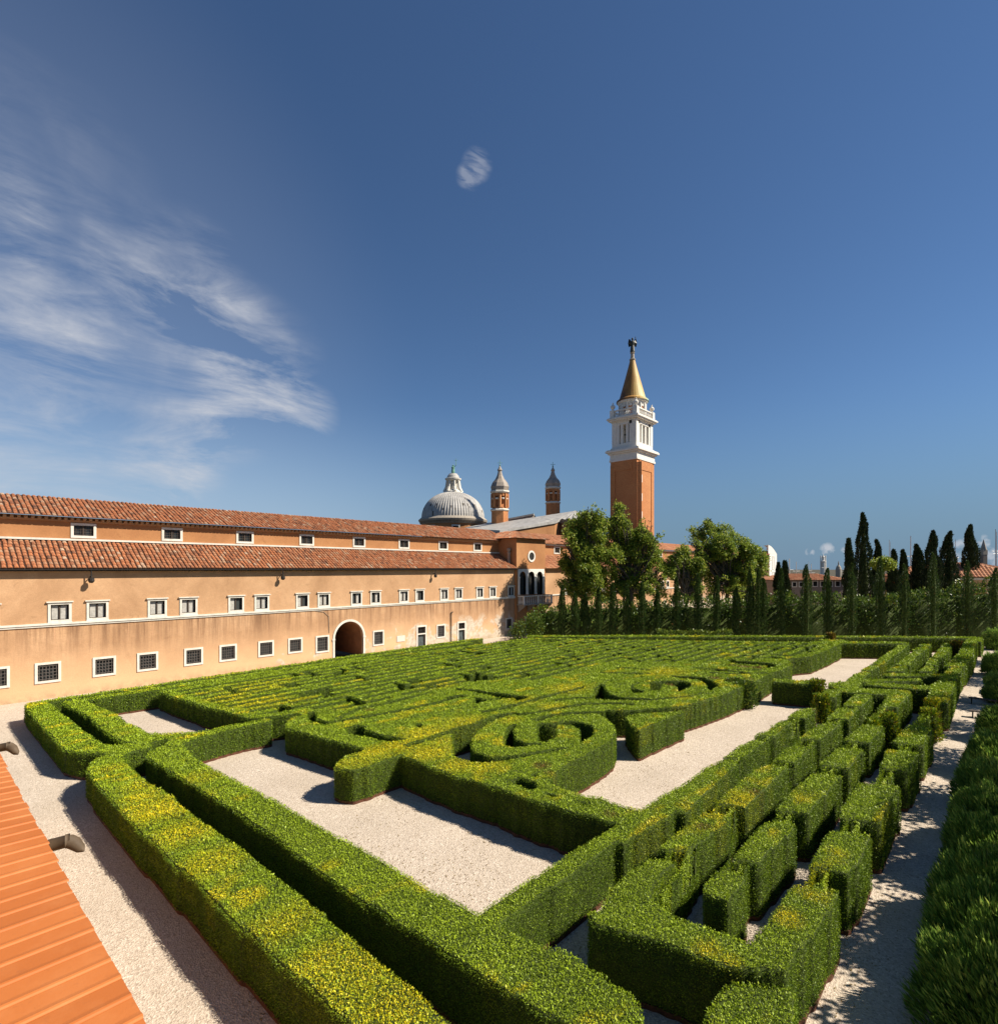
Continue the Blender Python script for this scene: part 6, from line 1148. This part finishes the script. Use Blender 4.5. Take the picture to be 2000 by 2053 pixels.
X, Y = gp(1989, 1392, 0); r0 = empty('garden_bench', (X, Y, 0)); tag(r0, 'weathered grey bench with plank back among the shrubs at far right', 'bench'); c = MB(); c.box(X, X + .06, Y, Y + 2.0, .75, .95); c.box(X, X + .05, Y, Y + 2.0, .5, .68); c.build('backrest', M['bench'], r0); c = MB(); c.box(X + .07, X + .55, Y, Y + 2.0, .38, .43); c.build('seat', M['bench'], r0)
for q in (.1, 1.8): c = MB(); c.box(X + .07, X + .5, Y + q, Y + q + .07, 0, .38); c.build('leg', M['bench'], r0)
adopt(r0)
# ---------------------------------------------------------------- the new terracotta roof below the camera, with its two rain spouts
ZR = 4.6
e0, e1 = gp(0, 1515, ZR), gp(279, 2041, ZR); ue = np.array(e1) - np.array(e0); ue /= np.linalg.norm(ue); e0 = np.array(e0) - ue * 6; le = np.linalg.norm(np.array(e1) - e0) + 2.2
pr = [np.array(gp(0, 1990, ZR)), np.array(gp(206, 1891, ZR))]; ub = pr[0] - pr[1]; ub /= np.linalg.norm(ub); rt = empty('terracotta_roof', (*e0, ZR)); tag(rt, 'bright orange new terracotta roof corner at lower left', 'roof')
mb = MB(); pw = .47; n = int(le / pw); sl = .10; dpt = 7.0; nrw = 5
for k in range(n):
    for r in range(nrw):
        mb.col = min(.98, max(.02, random.gauss(.5, .2))); s0, s1 = r * dpt / nrw, (r + 1) * dpt / nrw + .05; v = []; off = random.uniform(-.012, .012)
        for s, lift in ((s0 - off * 2 * (r == 0), .035), (s1, 0)):
            for e_, h in ((0, 0), (.06, .004), (.70, .010), (.82, .020), (.90, .030), (.97, .024), (1.0, .0)): p = e0 + ue * (k + e_) * pw + ub * s; v.append((p[0], p[1], ZR + s * sl + h + lift + 0))
        mb.add(v, [(i, i + 1, i + 8, i + 7) for i in range(6)]); mb.add([v[i] for i in range(7)] + [(q[0], q[1], q[2] - .05) for q in v[:7]], [(i + 7, i + 8, i + 1, i) for i in range(6)])
mb.build('tiles', M['newroof'], rt)
mb = MB(); P_ = [e0, e0 + ue * le, e0 + ue * le + ub * dpt, e0 + ub * dpt]; mb.add([(*P_[0], ZR - .06), (*P_[1], ZR - .06), (*P_[2], ZR - .06 + dpt * sl), (*P_[3], ZR - .06 + dpt * sl)] + [(*(p + ub * .35 * (i < 2)), 0) for i, p in enumerate(P_)], [(0, 1, 2, 3), (0, 4, 5, 1), (1, 5, 6, 2), (2, 6, 7, 3), (3, 7, 4, 0)]); mb.build('wall', M['wall3'], rt); adopt(rt)
for (xa, ya, xb_, yb_, xc, yc, lb) in ((85, 1688, 137, 1684, 172, 1684, 'larger brown metal rain spout bending out from the terracotta roof edge'), (-30, 1497, 18, 1493, 38, 1496, 'smaller brown metal rain spout at the left edge of the picture')):
    zq = ZR - .25; a, b, c3 = [np.array((*gp(x, y, zq), zq)) for x, y in ((xa, ya + 6, ), (xb_, yb_ + 6), (xc, yc + 6))]; a = a + np.array((*ub, 0)) * .6; b[2] += .04; c3 = b + (c3 - b) * .9; c3[2] -= .02
    r_ = .125; mb = MB(); dd = b - a; mb.tube([a, a + dd * .5, b - dd * .02], [r_, r_, r_], 14); mb.tube([b, b + (c3 - b) * .4 - (0, 0, .03), b + (c3 - b) * .8 - (0, 0, .12), c3 - (0, 0, .16)], [r_ * 1.04, r_ * 1.02, r_ * .7, r_ * .12], 14); mb.tube([b - dd * .05, b + dd * .03], [r_ * 1.12] * 2, 14); tag(mb.build('rain_spout', M['zinc'], None, True), lb, 'rain spout', 'rain spouts of the terracotta roof')

# ---------------------------------------------------------------- dry leaves and clippings on the gravel
n = 12000; yy = 3 + 55 * rng.random(n) ** 1.3; xx = -2 - (yy * .9 + 6) * rng.random(n); ok = ~ins[np.clip(((yy - GY0) / G).astype(int), 0, ny - 1), np.clip(((xx - GX0) / G).astype(int), 0, nx - 1)] & (xx > -52) & (lattice(xx, yy, 1.1, 77) > .42)
xx, yy = xx[ok], yy[ok]; n = len(xx); N = rng.normal(size=(n, 3)) * (1, 1, .12); c = np.stack([rng.random(n), np.zeros(n), np.ones(n) * .8], 1)
lf = leaves('fallen_leaves', np.stack([xx, yy, np.full(n, .012)], 1), N, rng.uniform(.04, .10, n), .03, c, M['leaf'], face=np.tile((0, 0, 3.0), (n, 1))); tag(lf, 'scattered dry leaves and clippings on the pale gravel', 'leaf litter', kind='stuff')
